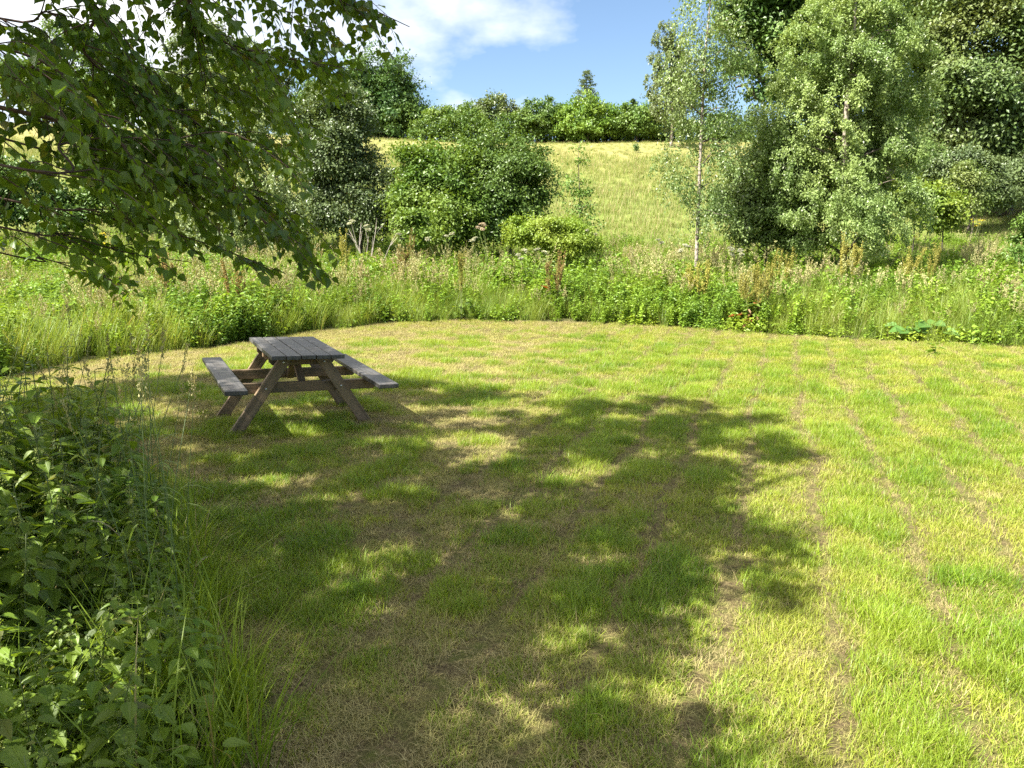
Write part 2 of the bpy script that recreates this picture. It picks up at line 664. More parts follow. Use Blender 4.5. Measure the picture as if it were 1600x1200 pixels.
def rowmask(x, y):
    """0..1: 1 on the thin lines the mower left, running away to the right"""
    a = R(19.5)
    u = x * math.cos(a) - y * math.sin(a)
    v = x * math.sin(a) + y * math.cos(a)
    u = u + .16 * (vnoise(v, u, 1.6, 31) - .5) + .09 * (vnoise(v, u, .35, 32) - .5)
    ph = np.abs(((u / .47) % 1) - .5)
    line = 1 - sstep(.06, .18, ph)
    line = line * (.5 + .5 * sstep(.32, .5, vnoise(u * 3, v, .9, 33)))
    return line


P_, S_, I_ = [], [], []
for (y0, y1, dens, sc) in ((.9, 4.2, 1000, .92), (4.2, 8.5, 560, 1.0), (8.5, 17, 330, 1.2)):
    xm0, xm1 = max(-9.0, -.74 * y1 - 3.2), .74 * y1 + 4.2
    n = int((xm1 - xm0) * (y1 - y0) * dens)
    x, y = rng.uniform(xm0, xm1, n), rng.uniform(y0, y1, n)
    k = is_lawn(x, y) & (np.abs(x) < .74 * y + 4.0)
    x, y = x[k], y[k]
    row = rowmask(x, y) * sstep(-2.2, .3, x - .25 * y + 1.2)
    patch = .55 * fbm(x, y, .75, 41) + .45 * vnoise(x, y, .28, 45)
    fine = vnoise(x, y, .17, 42)
    left = sstep(1.4, -1.4, x - .10 * y)            # clippings lie thicker on the left
    back = sstep(2.2 + 3.2 * sstep(1.5, -2.5, x), .4, edge_y(x) - y)           # and along the far edge
    straw = .05 + .75 * left * sstep(.40, .58, patch) + .14 * sstep(.52, .66, patch) + .45 * back + .25 * sstep(.62, .85, fine) * (.35 + left)
    lush = (1 - left * .45) * sstep(.60, .36, patch) * .55 + .2 - .5 * back
    straw = np.clip(straw + .8 * row, 0, .95)
    lush = np.clip(lush * (1 - row), 0, .6)
    u = rng.uniform(0, 1, len(x))
    idx = np.where(u < straw, rng.integers(4, 8, len(x)), np.where(u < straw + lush * (1 - straw), rng.integers(8, 11, len(x)),
                   np.where(rng.uniform(0, 1, len(x)) < .3 + .3 * left, rng.integers(11, 14, len(x)), rng.integers(0, 4, len(x)))))
    bare = (row > .36) & ((rng.uniform(0, 1, len(x)) < .5) | (idx < 4) | (idx > 7)) | (left > .4) & (patch > .6) & (rng.uniform(0, 1, len(x)) < .4)
    x, y, idx = x[~bare], y[~bare], idx[~bare]
    s = rng.uniform(.7, 1.25, len(x)) * sc
    lushy = sstep(.52, .36, patch[~bare])
    s = np.where((idx >= 8) & (idx <= 10), s * (.42 + .5 * lushy), s)
    s = np.where((row[~bare] > .2), s * .62, s)
    P_.append(np.stack([x, y, height(x, y)], -1))
    S_.append(s)
    I_.append(idx)
P_, S_, I_ = np.concatenate(P_), np.concatenate(S_), np.concatenate(I_)
rot = np.stack([rng.uniform(-.15, .15, len(P_)), rng.uniform(-.15, .15, len(P_)), rng.uniform(0, 6.28, len(P_))], -1)
scatter('mown_grass', P_, rot, S_, I_, protos, label='mown lawn grass with dry clippings in mower lines', cat='grass')
print('lawn tufts', len(P_))

# ---- tall meadow beyond the lawn
M_TALL = leafmat('meadow_blade', (0.149, 0.247, 0.034), (0.270, 0.351, 0.069), (0.299, 0.368, 0.069), trans=.4, rough=.45, nscale=.5, dead=(.38, .31, .14), dead_amt=.05)
M_SEED = leafmat('grass_seed_head', (.33, .33, .13), (.46, .45, .21), (.37, .31, .16), trans=.25, rough=.7, spec=.2)
M_HERB = leafmat('herb_leaf', (0.108, 0.210, 0.026), (0.198, 0.318, 0.042), (0.240, 0.348, 0.036), trans=.35, rough=.45, nscale=.7)
M_CREEP = leafmat('creeping_leaf', (0.127, 0.230, 0.025), (0.218, 0.333, 0.040), (0.265, 0.345, 0.034), trans=.35, rough=.45, nscale=.9)
protos = []
for k in range(4):      # 0-3 leafy tall grass
    g = Geo()
    blades(g, 46, .35, .95, .009, .16, .3, .55, rng, segs=4)
    protos.append(g.build('p', [M_TALL], link=False))
for k in range(4):      # 4-7 grass with seed heads
    g = Geo()
    blades(g, 24, .3, .75, .008, .14, .3, .55, rng, segs=4)
    for j in range(9):
        a = rng.uniform(0, 6.28)
        h = rng.uniform(.8, 1.15)
        bx, by = rng.uniform(-.1, .1, 2)
        ln = rng.uniform(.05, .3)
        pts = np.array([[bx + math.cos(a) * ln * t * t, by + math.sin(a) * ln * t * t, h * t] for t in np.linspace(0, 1, 5)])
        tube(g, pts, np.linspace(.0028, .0014, 5), 3, rng.uniform(.3, 1), 0)
        n = 26
        t = rng.uniform(.8, 1.02, n)
        P = np.stack([bx + math.cos(a) * ln * t * t, by + math.sin(a) * ln * t * t, h * t], -1) + rng.normal(0, .012, (n, 3))
        stamp(g, *DIAMOND, P, unit(rng.normal(0, .5, (n, 3)) + [0, 0, 1]), unit(rng.normal(0, 1, (n, 3))), rng.uniform(.022, .04, n), rng.uniform(0, 1, n), 1)
    protos.append(g.build('p', [M_TALL, M_SEED], link=False))
for k in range(4):      # 8-11 leafy herbs
    g = Geo()
    for j in range(7):
        a = rng.uniform(0, 6.28)
        h = rng.uniform(.5, .95)
        bx, by = rng.uniform(-.16, .16, 2)
        ln = rng.uniform(.05, .25)
        n = 22
        t = rng.uniform(.15, 1, n)
        C = np.stack([bx + math.cos(a) * ln * t, by + math.sin(a) * ln * t, h * t], -1)
        tube(g, [[bx, by, 0], [bx + math.cos(a) * ln, by + math.sin(a) * ln, h]], [.005, .002], 3, .5)
        da = rng.uniform(0, 6.28, n)
        D = np.stack([np.cos(da), np.sin(da), rng.uniform(-.3, .5, n)], -1)
        stamp(g, *BROAD, C, D, unit(rng.normal(0, .35, (n, 3)) + [0, 0, 1]), rng.uniform(.06, .12, n) * (1.15 - .5 * t), rng.uniform(0, 1, n))
    protos.append(g.build('p', [M_HERB], link=False))
for k in range(3):      # 12-14 low creeping leaves
    g = Geo()
    n = 70
    P = np.stack([rng.normal(0, .13, n), rng.normal(0, .13, n), rng.uniform(.02, .30, n) * rng.uniform(.4, 1, n)], -1)
    da = rng.uniform(0, 6.28, n)
    D = np.stack([np.cos(da), np.sin(da), rng.uniform(-.3, .4, n)], -1)
    stamp(g, *BROAD, P, D, unit(rng.normal(0, .4, (n, 3)) + [0, 0, 1]), rng.uniform(.035, .08, n), rng.uniform(0, 1, n))
    blades(g, 14, .1, .35, .007, .15, .4, .6, rng, segs=3)
    protos.append(g.build('p', [M_CREEP], link=False))
P_, S_, I_ = [], [], []
for (y0, y1, dens) in ((4.5, 20, 42), (20, 30, 22)):
    xm = .74 * y1 + 5
    n = int(2 * xm * (y1 - y0) * dens)
    x, y = rng.uniform(-xm, xm, n), rng.uniform(y0, y1, n)
    d = y - edge_y(x)
    k = ~is_lawn(x, y) & (np.abs(x) < .74 * y + 4.5) & ((d > -.05) | (x < -7.5))
    x, y, d = x[k], y[k], np.maximum(d[k], 0)
    ramp = sstep(-.1, 1.7, d)
    zone = fbm(x, y, 2.2, 51)
    zone2 = fbm(x, y, 1.4, 52)
    u = rng.uniform(0, 1, len(x))
    seedf = .03 + .15 * sstep(.42, .7, zone) * ramp
    herbf = .15 + .55 * sstep(.42, .6, zone2)
    creep = sstep(.9, .0, d) * (.12 + .6 * sstep(.42, .6, fbm(x, y, 1.5, 53)) * sstep(-3.5, -1, x))
    idx = np.where(u < creep, rng.integers(12, 15, len(x)), np.where(rng.uniform(0, 1, len(x)) < herbf, rng.integers(8, 12, len(x)),
                   np.where(rng.uniform(0, 1, len(x)) < seedf, rng.integers(4, 8, len(x)), rng.integers(0, 4, len(x)))))
    s = rng.uniform(.75, 1.2, len(x)) * (.64 + .44 * ramp) * (.7 + .5 * fbm(x, y, 1.1, 55)) * (1 - .35 * sstep(21, 28, y))
    s = np.where(idx >= 12, rng.uniform(.5, 1.3, len(x)), s)
    P_.append(np.stack([x, y, height(x, y) - .02], -1))
    S_.append(s)
    I_.append(idx)
P_, S_, I_ = np.concatenate(P_), np.concatenate(S_), np.concatenate(I_)
rot = np.stack([rng.uniform(-.14, .14, len(P_)), rng.uniform(-.14, .14, len(P_)), rng.uniform(0, 6.28, len(P_))], -1)
scatter('meadow_grass', P_, rot, S_, I_, protos, label='tall uncut meadow grass and herbs beyond the lawn', cat='meadow')
print('meadow tufts', len(P_))

# ---- hill pasture
M_HILL = leafmat('pasture_blade', (.15, .225, .04), (.24, .29, .065), (.20, .265, .05), trans=.3, rough=.6, nscale=.16, dead=(.44, .37, .17), dead_amt=.14)
M_HILL2 = leafmat('pasture_seed', (.36, .30, .15), (.46, .38, .2), None, trans=.25, rough=.7)
protos = []
for k in range(4):
    g = Geo()
    blades(g, 34, .15, .42, .013, .28, .35, .5, rng, segs=2)
    blades(g, 4, .35, .6, .010, .25, .25, .3, rng, segs=2, mat=1)
    protos.append(g.build('p', [M_HILL, M_HILL2], link=False))
P_, S_, I_ = [], [], []
for (y0, y1, dens, sc) in ((24, 40, 9, .9), (40, 60, 5.5, 1.1), (60, 88, 3.2, 1.35)):
    xm = .74 * y1 + 4
    n = int(2 * xm * (y1 - y0) * dens)
    x, y = rng.uniform(-xm, xm, n), rng.uniform(y0, y1, n)
    k = (np.abs(x) < .74 * y + 4)
    x, y = x[k], y[k]
    P_.append(np.stack([x, y, height(x, y) - .02], -1))
    S_.append(rng.uniform(.7, 1.2, len(x)) * sc * (.7 + .5 * vnoise(x, y, 6, 61)) * (1 - .45 * sstep(58, 70, y)))
    I_.append(rng.integers(0, 4, len(x)))
P_, S_, I_ = np.concatenate(P_), np.concatenate(S_), np.concatenate(I_)
rot = np.stack([rng.uniform(-.12, .12, len(P_)), rng.uniform(-.12, .12, len(P_)), rng.uniform(0, 6.28, len(P_))], -1)
scatter('hill_grass', P_, rot, S_, I_, protos, label='rough yellow green pasture grass on the hillside', cat='grass')
print('hill tufts', len(P_))

# ------------------------------------------------------------------ trees and shrubs
BARK_DARK = barkmat('bark_dark', (.06, .045, .035), (.16, .13, .10), (4, 4, 2))
BARK_BIRCH = barkmat('bark_birch', (.09, .07, .055), (.38, .32, .26), (5, 5, 11), .38, .52)
BARK_TWIG = barkmat('bark_twig', (.05, .028, .02), (.11, .065, .045), (20, 20, 8))
BARK_DEAD = barkmat('bark_dead', (.28, .23, .19), (.5, .44, .38), (20, 20, 8))


DENS = 2.1


def crown_leaves(g, blobs, n_leaves, leaf, clump, rng, center, up=.55, outw=.6, rnd=.55, hang=0.0, tpl=DIAMOND, shell=.45, centers_out=None, sz=.8):
    """blobs: (centre(3), radii(3)); leaves gathered in clumps near the blobs' surface"""
    n_leaves, leaf, sz = int(n_leaves * DENS), leaf * 1.28, sz * 1.25
    vol = np.array([(r[0] * r[1] * r[2]) ** (2 / 3) for c, r in blobs])
    vol = vol / vol.sum()
    for (c, r), f in zip(blobs, vol):
        c, r = np.asarray(c, float), np.asarray(r, float)
        nl = int(n_leaves * f)
        K = max(6, int((r[0] * r[1] + r[1] * r[2] + r[0] * r[2]) * 4.2 / (clump ** 2) * .55))
        K = min(K, max(6, nl // 12))
        d = unit(rng.normal(0, 1, (K, 3)))
        rad = shell + (1.05 - shell) * rng.uniform(0, 1, K) ** .6
        rad = np.where(rng.uniform(0, 1, K) < .12, rng.uniform(1.05, 1.32, K), rad)
        C = c + d * r * rad[:, None]
        if centers_out is not None:
            centers_out.extend(list(C))
        wgt = rng.uniform(.4, 1.6, K)
        ids = rng.choice(K, nl, p=wgt / wgt.sum())
        size = clump * rng.uniform(.6, 1.3, K)
        off = rng.normal(0, .5, (nl, 3)) * size[ids][:, None] * np.array([1, 1, .62])
        if hang > 0:
            t = rng.uniform(0, 1, nl) ** .8
            strand = rng.integers(0, 5, nl)
            hh = hash2(ids * 7 + strand, strand * 3 + 1, 5)
            h2 = hash2(ids * 5 + strand, strand * 11 + 2, 9)
            off = np.stack([(hh - .5) * size[ids] * 1.5, (h2 - .5) * size[ids] * 1.5, -t * hang * (.5 + hh)], -1) + rng.normal(0, .05, (nl, 3))
            off[:, :2] += d[ids][:, :2] * (t ** .5 * .25)[:, None]
        P = C[ids] + off
        o = unit((P - center) / np.maximum(r, .1))
        Nn = unit(o * outw + np.array([0, 0, up]) + rng.normal(0, 1, (nl, 3)) * rnd * .6)
        D = unit(rng.normal(0, 1, (nl, 3)) + np.array([0, 0, -.35 - hang]) + o * .5)
        clr = rng.uniform(0, 1, K)
        stamp(g, *tpl, P, D, Nn, leaf * rng.uniform(.65, 1.3, nl), np.clip(clr[ids] * .65 + rng.uniform(0, .35, nl), 0, 1), wid=leaf * rng.uniform(.6, 1.2, nl) * sz)


def ell(px, py, rx, ry, D, deep=.9, off=0.0):
    """a crown lobe seen at px,py with half sizes rx,ry (photo pixels) at distance D"""
    c = at(px, py, D + off)
    s = (D + off) / FPX * .88
    return (c, (rx * s, deep * .5 * (rx + ry) * s, ry * s))


def make_tree(name, label, cat, base_px, D, lobes, leaf, n, mats, clump=.5, bark=BARK_DARK, trunk=None, tr=(.12, .02), limbs=8, seed=1,
              group=None, hang=0.0, up=.55, outw=.6, rnd=.55, tpl=DIAMOND, shell=.45, twig=None, sz=.8, extra=None):
    rng = np.random.default_rng(seed)
    b = at(base_px, 380, D)
    b[2] = float(height(b[0], b[1])) - .05
    t = thing(name, label, cat, b, 0, group)
    blobs = [(c - b, r) for c, r in lobes]
    center = np.mean([c for c, r in blobs], axis=0)
    g = Geo()
    cs = []
    crown_leaves(g, blobs, n, leaf, clump, rng, center, up, outw, rnd, hang, tpl, shell, cs, sz)
    gt = Geo()
    if trunk is None:
        top = center + np.array([0, 0, .3])
        pts = [np.zeros(3), np.array([0.05, 0, center[2] * .45]), top]
    else:
        pts = [np.zeros(3)] + [at(px, py, D + dd) - b for px, py, dd in trunk]
    P = spline(pts, 14)
    rr = np.linspace(tr[0], tr[1], 14)
    rr[0] *= 1.35
    tube(gt, P, rr, 9)
    cs = np.array(cs)
    for k in range(limbs):
        c = cs[rng.integers(0, len(cs))]
        i0 = int(np.clip(np.argmin(np.abs(P[:, 2] - (c[2] - .45 * np.linalg.norm(c[:2] - P[6][:2])))), 1, 12))
        s = P[i0]
        mid = (s + c) / 2 + np.array([0, 0, .12 * np.linalg.norm(c - s)]) + rng.normal(0, .04, 3) * np.linalg.norm(c - s)
        L = spline([s, mid, c], 8)
        r0 = rr[i0] * rng.uniform(.35, .6)
        tube(gt, L, np.linspace(r0, max(.006, r0 * .2), 8), 5, .5, 1)
    if extra:
        extra(gt, b)
    gt.build('trunk', [bark, BARK_DARK], t, smooth=True)
    g.build('crown', mats, t)
    return t


L_DARK = leafmat('leaf_dark_green', (0.037, 0.088, 0.020), (0.081, 0.156, 0.033), (0.106, 0.175, 0.037), trans=.22, rough=.42, spec=.4, nscale=.5)
L_MID = leafmat('leaf_mid_green', (0.074, 0.149, 0.030), (0.149, 0.250, 0.047), (0.169, 0.257, 0.047), trans=.28, rough=.42, spec=.4, nscale=.6)
L_BRIGHT = leafmat('leaf_bright_green', (.085, .175, .024), (.17, .27, .04), (.20, .29, .045), trans=.32, rough=.42, spec=.4, nscale=.7)
L_YEL = leafmat('leaf_yellow_green', (.125, .21, .028), (.215, .31, .04), (.25, .31, .045), trans=.35, rough=.45, nscale=.9)
L_BIRCH = leafmat('leaf_birch', (.135, .22, .058), (.245, .33, .11), (.26, .33, .10), trans=.3, rough=.38, spec=.45, nscale=.7, dead=(.34, .38, .24), dead_amt=.04, tint=(1.15, 1.12, .65))
L_OAKY = leafmat('leaf_sycamore', (.05, .095, .024), (.13, .18, .05), (.15, .18, .055), trans=.22, rough=.42, spec=.4, nscale=.4)
L_SILVER = leafmat('leaf_silver_green', (0.135, 0.189, 0.074), (0.257, 0.311, 0.149), (0.216, 0.270, 0.095), trans=.25, rough=.4, spec=.45, nscale=.7)
L_OLIVE = leafmat('leaf_olive', (.062, .115, .026), (.14, .20, .05), (.17, .205, .06), trans=.25, rough=.4, spec=.4, nscale=.45)
L_GREY = leafmat('leaf_grey_green', (0.078, 0.124, 0.046), (0.182, 0.234, 0.098), (0.143, 0.195, 0.065), trans=.22, rough=.4, spec=.45, nscale=.7)

# --- along the crest of the hill, ~80 m off
make_tree('deciduous_tree', 'large dark round-headed tree at the left end of the hilltop hedge', 'tree', 585, 88,
          [ell(590, 130, 48, 46, 88), ell(550, 160, 62, 55, 88), ell(625, 165, 42, 42, 88), ell(600, 190, 68, 32, 87), ell(560, 195, 60, 30, 87), ell(500, 170, 40, 50, 89), ell(600, 155, 62, 58, 89)],
          .27, 27000, L_DARK, clump=1.1, tr=(.4, .1), seed=21, group='trees on the hilltop')
make_tree('deciduous_tree', 'broad mid green tree on the crest behind the overhanging birch branches', 'tree', 110, 84,
          [ell(110, 90, 62, 55, 84), ell(60, 130, 50, 50, 84), ell(180, 125, 55, 55, 84), ell(120, 160, 90, 35, 83), ell(225, 150, 25, 45, 84)],
          .30, 15000, L_MID, clump=1.1, tr=(.4, .1), seed=22, group='trees on the hilltop')
make_tree('deciduous_tree', 'tall pale tree on the crest between the broad tree and the dark round one', 'tree', 330, 90,
          [ell(320, 90, 50, 60, 90), ell(380, 115, 55, 60, 90), ell(285, 150, 50, 40, 89), ell(420, 150, 40, 45, 90)],
          .30, 12000, L_GREY, clump=1.1, tr=(.35, .1), seed=23, group='trees on the hilltop')
g = Geo()
rng = np.random.default_rng(24)
hc = at(900, 215, 81)
hc[2] = float(height(hc[0], hc[1]))
hb = []
for px in np.arange(655, 1185, 13):
    top = 180 + 5 * math.sin(px * .05) + rng.uniform(-3, 3)
    hb.append((lambda e: (e[0] - hc, e[1]))(ell(px, (top + 234) / 2, 14, (238 - top) / 2, 81, deep=1.2)))
crown_leaves(g, hb, 30000, .20, .55, rng, np.array([0, 2.0, -3]), up=.5, outw=.7, shell=.3)
hedge = thing('hedge', 'long low trimmed hedge running along the top of the field', 'hedge', hc)
g.build('foliage', L_MID, hedge)
gs = Geo()
for px in np.arange(660, 1180, 9):
    b = at(px + rng.uniform(-3, 3), 215, 81)
    b[2] = float(height(b[0], b[1]))
    tube(gs, spline([b - hc, b - hc + [rng.uniform(-.2, .2), 0, .8], b - hc + [rng.uniform(-.5, .5), 0, 1.7]], 5), np.linspace(.05, .015, 5), 4)
gs.build('stem', BARK_DARK, hedge)
HT = 'shrubs in and behind the hilltop hedge'
make_tree('hedge_shrub', 'low bright shrub at the left end of the hilltop hedge, by the round tree', 'shrub', 700, 83, [ell(690, 183, 26, 16, 83), ell(728, 180, 24, 18, 83)], .2, 3200, L_BRIGHT, .6, limbs=4, seed=25, group=HT)
make_tree('hawthorn_tree', 'small dome-shaped olive tree rising over the left half of the hilltop hedge', 'tree', 770, 84, [ell(770, 166, 26, 17, 84), ell(750, 174, 18, 14, 84), ell(790, 174, 18, 15, 84), ell(770, 182, 34, 16, 84)], .2, 3600, L_OLIVE, .6, limbs=5, seed=26, group=HT)
make_tree('hazel_shrub', 'bright rounded shrub in the hilltop hedge just right of the dome-shaped tree', 'shrub', 838, 80, [ell(835, 184, 34, 28, 80), ell(862, 180, 22, 26, 80)], .2, 4600, L_MID, .6, limbs=5, seed=27, group=HT)
make_tree('hazel_shrub', 'tallest leafy shrub in the middle of the hilltop hedge, below the pointed conifer', 'shrub', 915, 79, [ell(912, 182, 36, 34, 79), ell(940, 188, 30, 26, 79), ell(893, 190, 26, 26, 79)], .2, 6000, L_BRIGHT, .6, limbs=5, seed=28, group=HT)
make_tree('hazel_shrub', 'wide mid green shrub at the right end of the hilltop hedge, before the thin birch', 'shrub', 990, 79, [ell(985, 188, 34, 26, 79), ell(1012, 192, 24, 22, 79)], .2, 5000, L_MID, .6, limbs=5, seed=29, group=HT)
# pointed conifer
def conifer(name, label, px, D, py_top, py_base, wpx, mats, seed, group=None):
    rng = np.random.default_rng(seed)
    b = at(px, 300, D)
    zt = at(px, py_top, D)[2]
    b[2] = float(height(b[0], b[1]))
    H = zt - b[2]
    t = thing(name, label, 'tree', b, 0, group)
    gt, g = Geo(), Geo()
    tube(gt, [[0, 0, 0], [0, 0, H * .6], [0, 0, H]], [.14, .07, .01], 7)
    W = wpx * D / FPX
    z = H * .25
    while z < H * .98:
        for k in range(5):
            a = rng.uniform(0, 6.28)
            L = W * (1 - z / H) ** .8 * rng.uniform(.65, 1.15) + .12
            tip = np.array([math.cos(a) * L, math.sin(a) * L, z + .12 * L])
            tube(gt, [[0, 0, z], tip], [.02, .006], 3)
            n = int(26 + 40 * L)
            tt = rng.uniform(.1, 1.05, n)
            P = np.array([0, 0, z]) + (tip - [0, 0, z]) * tt[:, None] + rng.normal(0, .09, (n, 3)) * np.array([1, 1, .6])
            Dv = unit(np.array([math.cos(a), math.sin(a), .1]) + rng.normal(0, .5, (n, 3)))
            stamp(g, *DIAMOND, P, Dv, unit(rng.normal(0, .5, (n, 3)) + [0, 0, 1]), rng.uniform(.12, .24, n), rng.uniform(0, 1, n), wid=.12)
        z += H * .035
    gt.build('trunk', BARK_DARK, t)
    g.build('crown', mats, t)
conifer('conifer_tree', 'pointed grey green conifer standing behind the middle of the hilltop hedge', 914, 86, 106, 200, 36, L_GREY, 30)
conifer('conifer_sapling', 'tiny dark conifer tip showing above the right end of the hilltop hedge', 987, 84, 153, 200, 11, L_DARK, 31)
make_tree('birch_tree', 'distant slim birch on the skyline at the right end of the hilltop hedge', 'tree', 1043, 70,
          [ell(1048, 60, 16, 34, 70), ell(1042, 100, 26, 40, 70), ell(1040, 150, 28, 40, 70), ell(1066, 130, 20, 60, 70)], .16, 9000, L_SILVER, .7, BARK_BIRCH, tr=(.14, .03), limbs=10, seed=32, hang=.8, group='birches')
make_tree('field_bush', 'tiny dark bush alone in the pasture below the hilltop hedge', 'shrub', 993, 66, [ell(993, 231, 4, 5, 66)], .1, 160, L_DARK, .2, limbs=3, tr=(.02, .01), seed=33)

# --- big trees on the right
def oak_limbs(gt, b):
    for pts, r0, r1 in (([(1385, 120, 0), (1330, 125, 0), (1270, 140, -1), (1215, 118, -2), (1190, 125, -2), (1172, 95, -2)], .3, .09),
                        ([(1290, 136, -1), (1240, 100, -2), (1200, 60, -2), (1185, 20, -2)], .2, .06),
                        ([(1215, 120, -2), (1190, 150, -2), (1165, 133, -2), (1150, 140, -2)], .12, .04),
                        ([(1390, 100, 0), (1420, 30, 0), (1440, -60, 0)], .3, .1), ([(1380, 110, 0), (1350, 20, 0), (1300, -60, 0)], .28, .1)):
        P = spline([at(px, py, 44 + dd) - b for px, py, dd in pts], 16)
        P[1:-1] += np.random.default_rng(5).normal(0, .08, P[1:-1].shape)
        tube(gt, P, np.linspace(r0, r1, 16), 7)
make_tree('oak_tree', 'huge dark oak with bare crooked limbs behind the two birches on the right', 'tree', 1378, 44,
          [ell(1195, 20, 60, 44, 42), ell(1150, 12, 40, 36, 42), ell(1270, 40, 70, 70, 46), ell(1168, 92, 24, 20, 42), ell(1200, 150, 26, 16, 42), ell(1230, 95, 30, 24, 43), ell(1400, 10, 90, 90, 45), ell(1300, -80, 120, 70, 45), ell(1230, -30, 80, 60, 42),
           ell(1420, 110, 60, 50, 46), ell(1440, 180, 50, 45, 45), ell(1370, 250, 55, 40, 46)],
          .2, 52000, L_DARK, 1.0, trunk=[(1379, 220, 0), (1384, 120, 0), (1395, 20, 0)], tr=(.5, .3), limbs=12, seed=41, extra=oak_limbs, group='big trees on the right')
make_tree('sycamore_tree', 'big olive-brown tree with layered drooping boughs at the far right', 'tree', 1560, 37,
          [ell(1530, 20, 70, 50, 36), ell(1480, 60, 55, 40, 36), ell(1590, 80, 80, 50, 36), ell(1500, 130, 60, 38, 35), ell(1570, 160, 65, 36, 35), ell(1480, 195, 55, 36, 36), ell(1620, 210, 70, 45, 36),
           ell(1560, 225, 50, 26, 35), ell(1560, -60, 120, 60, 37), ell(1690, 60, 90, 140, 38), ell(1530, 235, 70, 30, 38)],
          .15, 62000, L_OAKY, .85, tr=(.42, .12), limbs=16, seed=42, group='big trees on the right', up=.8)
g_sh = 'shrubs under the big trees on the right'
make_tree('bramble_bush', 'grey green bramble mound under the olive-brown tree', 'shrub', 1510, 33,
          [ell(1505, 270, 52, 34, 33), ell(1470, 270, 32, 28, 33), ell(1545, 292, 42, 32, 33)], .10, 15000, L_GREY, .5, limbs=6, tr=(.05, .02), seed=43, group=g_sh)
make_tree('elder_shrub', 'green elder shoot in front of the grey green bramble mound', 'shrub', 1515, 31,
          [ell(1512, 285, 22, 32, 31), ell(1520, 305, 28, 20, 31)], .08, 2600, L_OLIVE, .4, limbs=5, tr=(.04, .01), seed=44, group=g_sh)
make_tree('bramble_bush', 'dusky bramble bush at the right edge, beyond the elder shoot', 'shrub', 1600, 34,
          [ell(1590, 268, 42, 36, 34), ell(1640, 275, 50, 40, 34), ell(1570, 300, 20, 18, 34)], .10, 14000, L_GREY, .5, limbs=6, tr=(.05, .02), seed=45, group=g_sh)
make_tree('rowan_sapling', 'yellow-tipped sapling standing in the meadow right of the full birch', 'tree', 1470, 25,
          [ell(1455, 298, 18, 16, 25), ell(1470, 318, 27, 22, 25), ell(1474, 345, 24, 20, 25), ell(1492, 312, 14, 8, 25)], .10, 1700, L_YEL, .3, limbs=14, tr=(.03, .008), seed=46, shell=.25)
make_tree('hazel_shrub', 'small yellow green bush between the full birch and the yellow-tipped sapling', 'shrub', 1425, 27,
          [ell(1418, 300, 24, 20, 27), ell(1432, 325, 20, 16, 27)], .09, 2600, L_YEL, .35, limbs=6, tr=(.03, .01), seed=47)
make_tree('willow_shrub', 'dim shrub cut off by the right edge of the picture at the meadow', 'shrub', 1612, 19,
          [ell(1605, 375, 26, 32, 19), ell(1640, 365, 30, 42, 19)], .06, 4200, L_MID, .25, limbs=8, tr=(.025, .008), seed=48)

# --- the two birches and what grows round their feet
make_tree('birch_tree', 'slender open birch with a thin pale trunk, left of the full one', 'tree', 1089, 19.5,
          [ell(1105, 20, 40, 50, 19.5), ell(1090, 95, 44, 50, 19.5), ell(1060, 120, 26, 60, 19.5), ell(1135, 110, 30, 60, 19.5), ell(1100, 180, 50, 40, 19.5), ell(1055, 240, 36, 50, 19.5), ell(1125, 240, 36, 50, 19.5), ell(1105, 320, 46, 45, 19.5), ell(1110, -50, 40, 50, 19.5), ell(1150, 70, 22, 40, 19.5)],
          .055, 8200, L_BIRCH, .33, BARK_BIRCH, trunk=[(1091, 330, 0), (1094, 250, 0), (1098, 160, 0), (1103, 70, 0), (1110, 0, 0), (1113, -90, 0)], tr=(.05, .011), limbs=36, seed=51, hang=.5, group='birches', shell=.15)
make_tree('birch_tree', 'full leafy birch with a peeling pale trunk in the middle of the right side', 'tree', 1320, 20.5,
          [ell(1330, 20, 75, 60, 20.5), ell(1290, 60, 60, 50, 20.5), ell(1395, 70, 55, 50, 20.5), ell(1300, 130, 85, 50, 20.5), ell(1390, 140, 70, 50, 20.5), ell(1235, 150, 50, 45, 20.5), ell(1270, 210, 95, 50, 20.5),
           ell(1350, 100, 60, 60, 20.0), ell(1240, 250, 60, 40, 20.2), ell(1370, 215, 80, 45, 20.5), ell(1430, 215, 35, 35, 20.2), ell(1330, 280, 80, 50, 20.0), ell(1280, 300, 60, 50, 20.2), ell(1385, 320, 55, 45, 20.0), ell(1320, 345, 80, 45, 19.7), ell(1340, -50, 70, 60, 20.5), ell(1210, 200, 40, 40, 20.5), ell(1320, 160, 90, 90, 21.5), ell(1310, 270, 80, 70, 21.3)],
          .052, 98000, L_BIRCH, .4, BARK_BIRCH, trunk=[(1321, 330, -.3), (1320, 250, -.5), (1323, 170, -.7), (1330, 100, -.7), (1335, 50, -.5), (1338, -60, 0)], tr=(.10, .025), limbs=44, seed=52, hang=.32, group='birches', shell=.35)
make_tree('hazel_shrub', 'dark hazel thicket at the foot of the full birch on its left side', 'shrub', 1195, 21.5,
          [ell(1190, 260, 44, 40, 21.5), ell(1170, 300, 45, 45, 21.5), ell(1215, 310, 50, 55, 21.5), ell(1195, 350, 60, 36, 21.2), ell(1250, 350, 40, 40, 21), ell(1150, 330, 36, 40, 21.3), ell(1230, 280, 50, 50, 20.8)], .07, 22000, L_BIRCH, .38, limbs=16, tr=(.05, .015), seed=53)
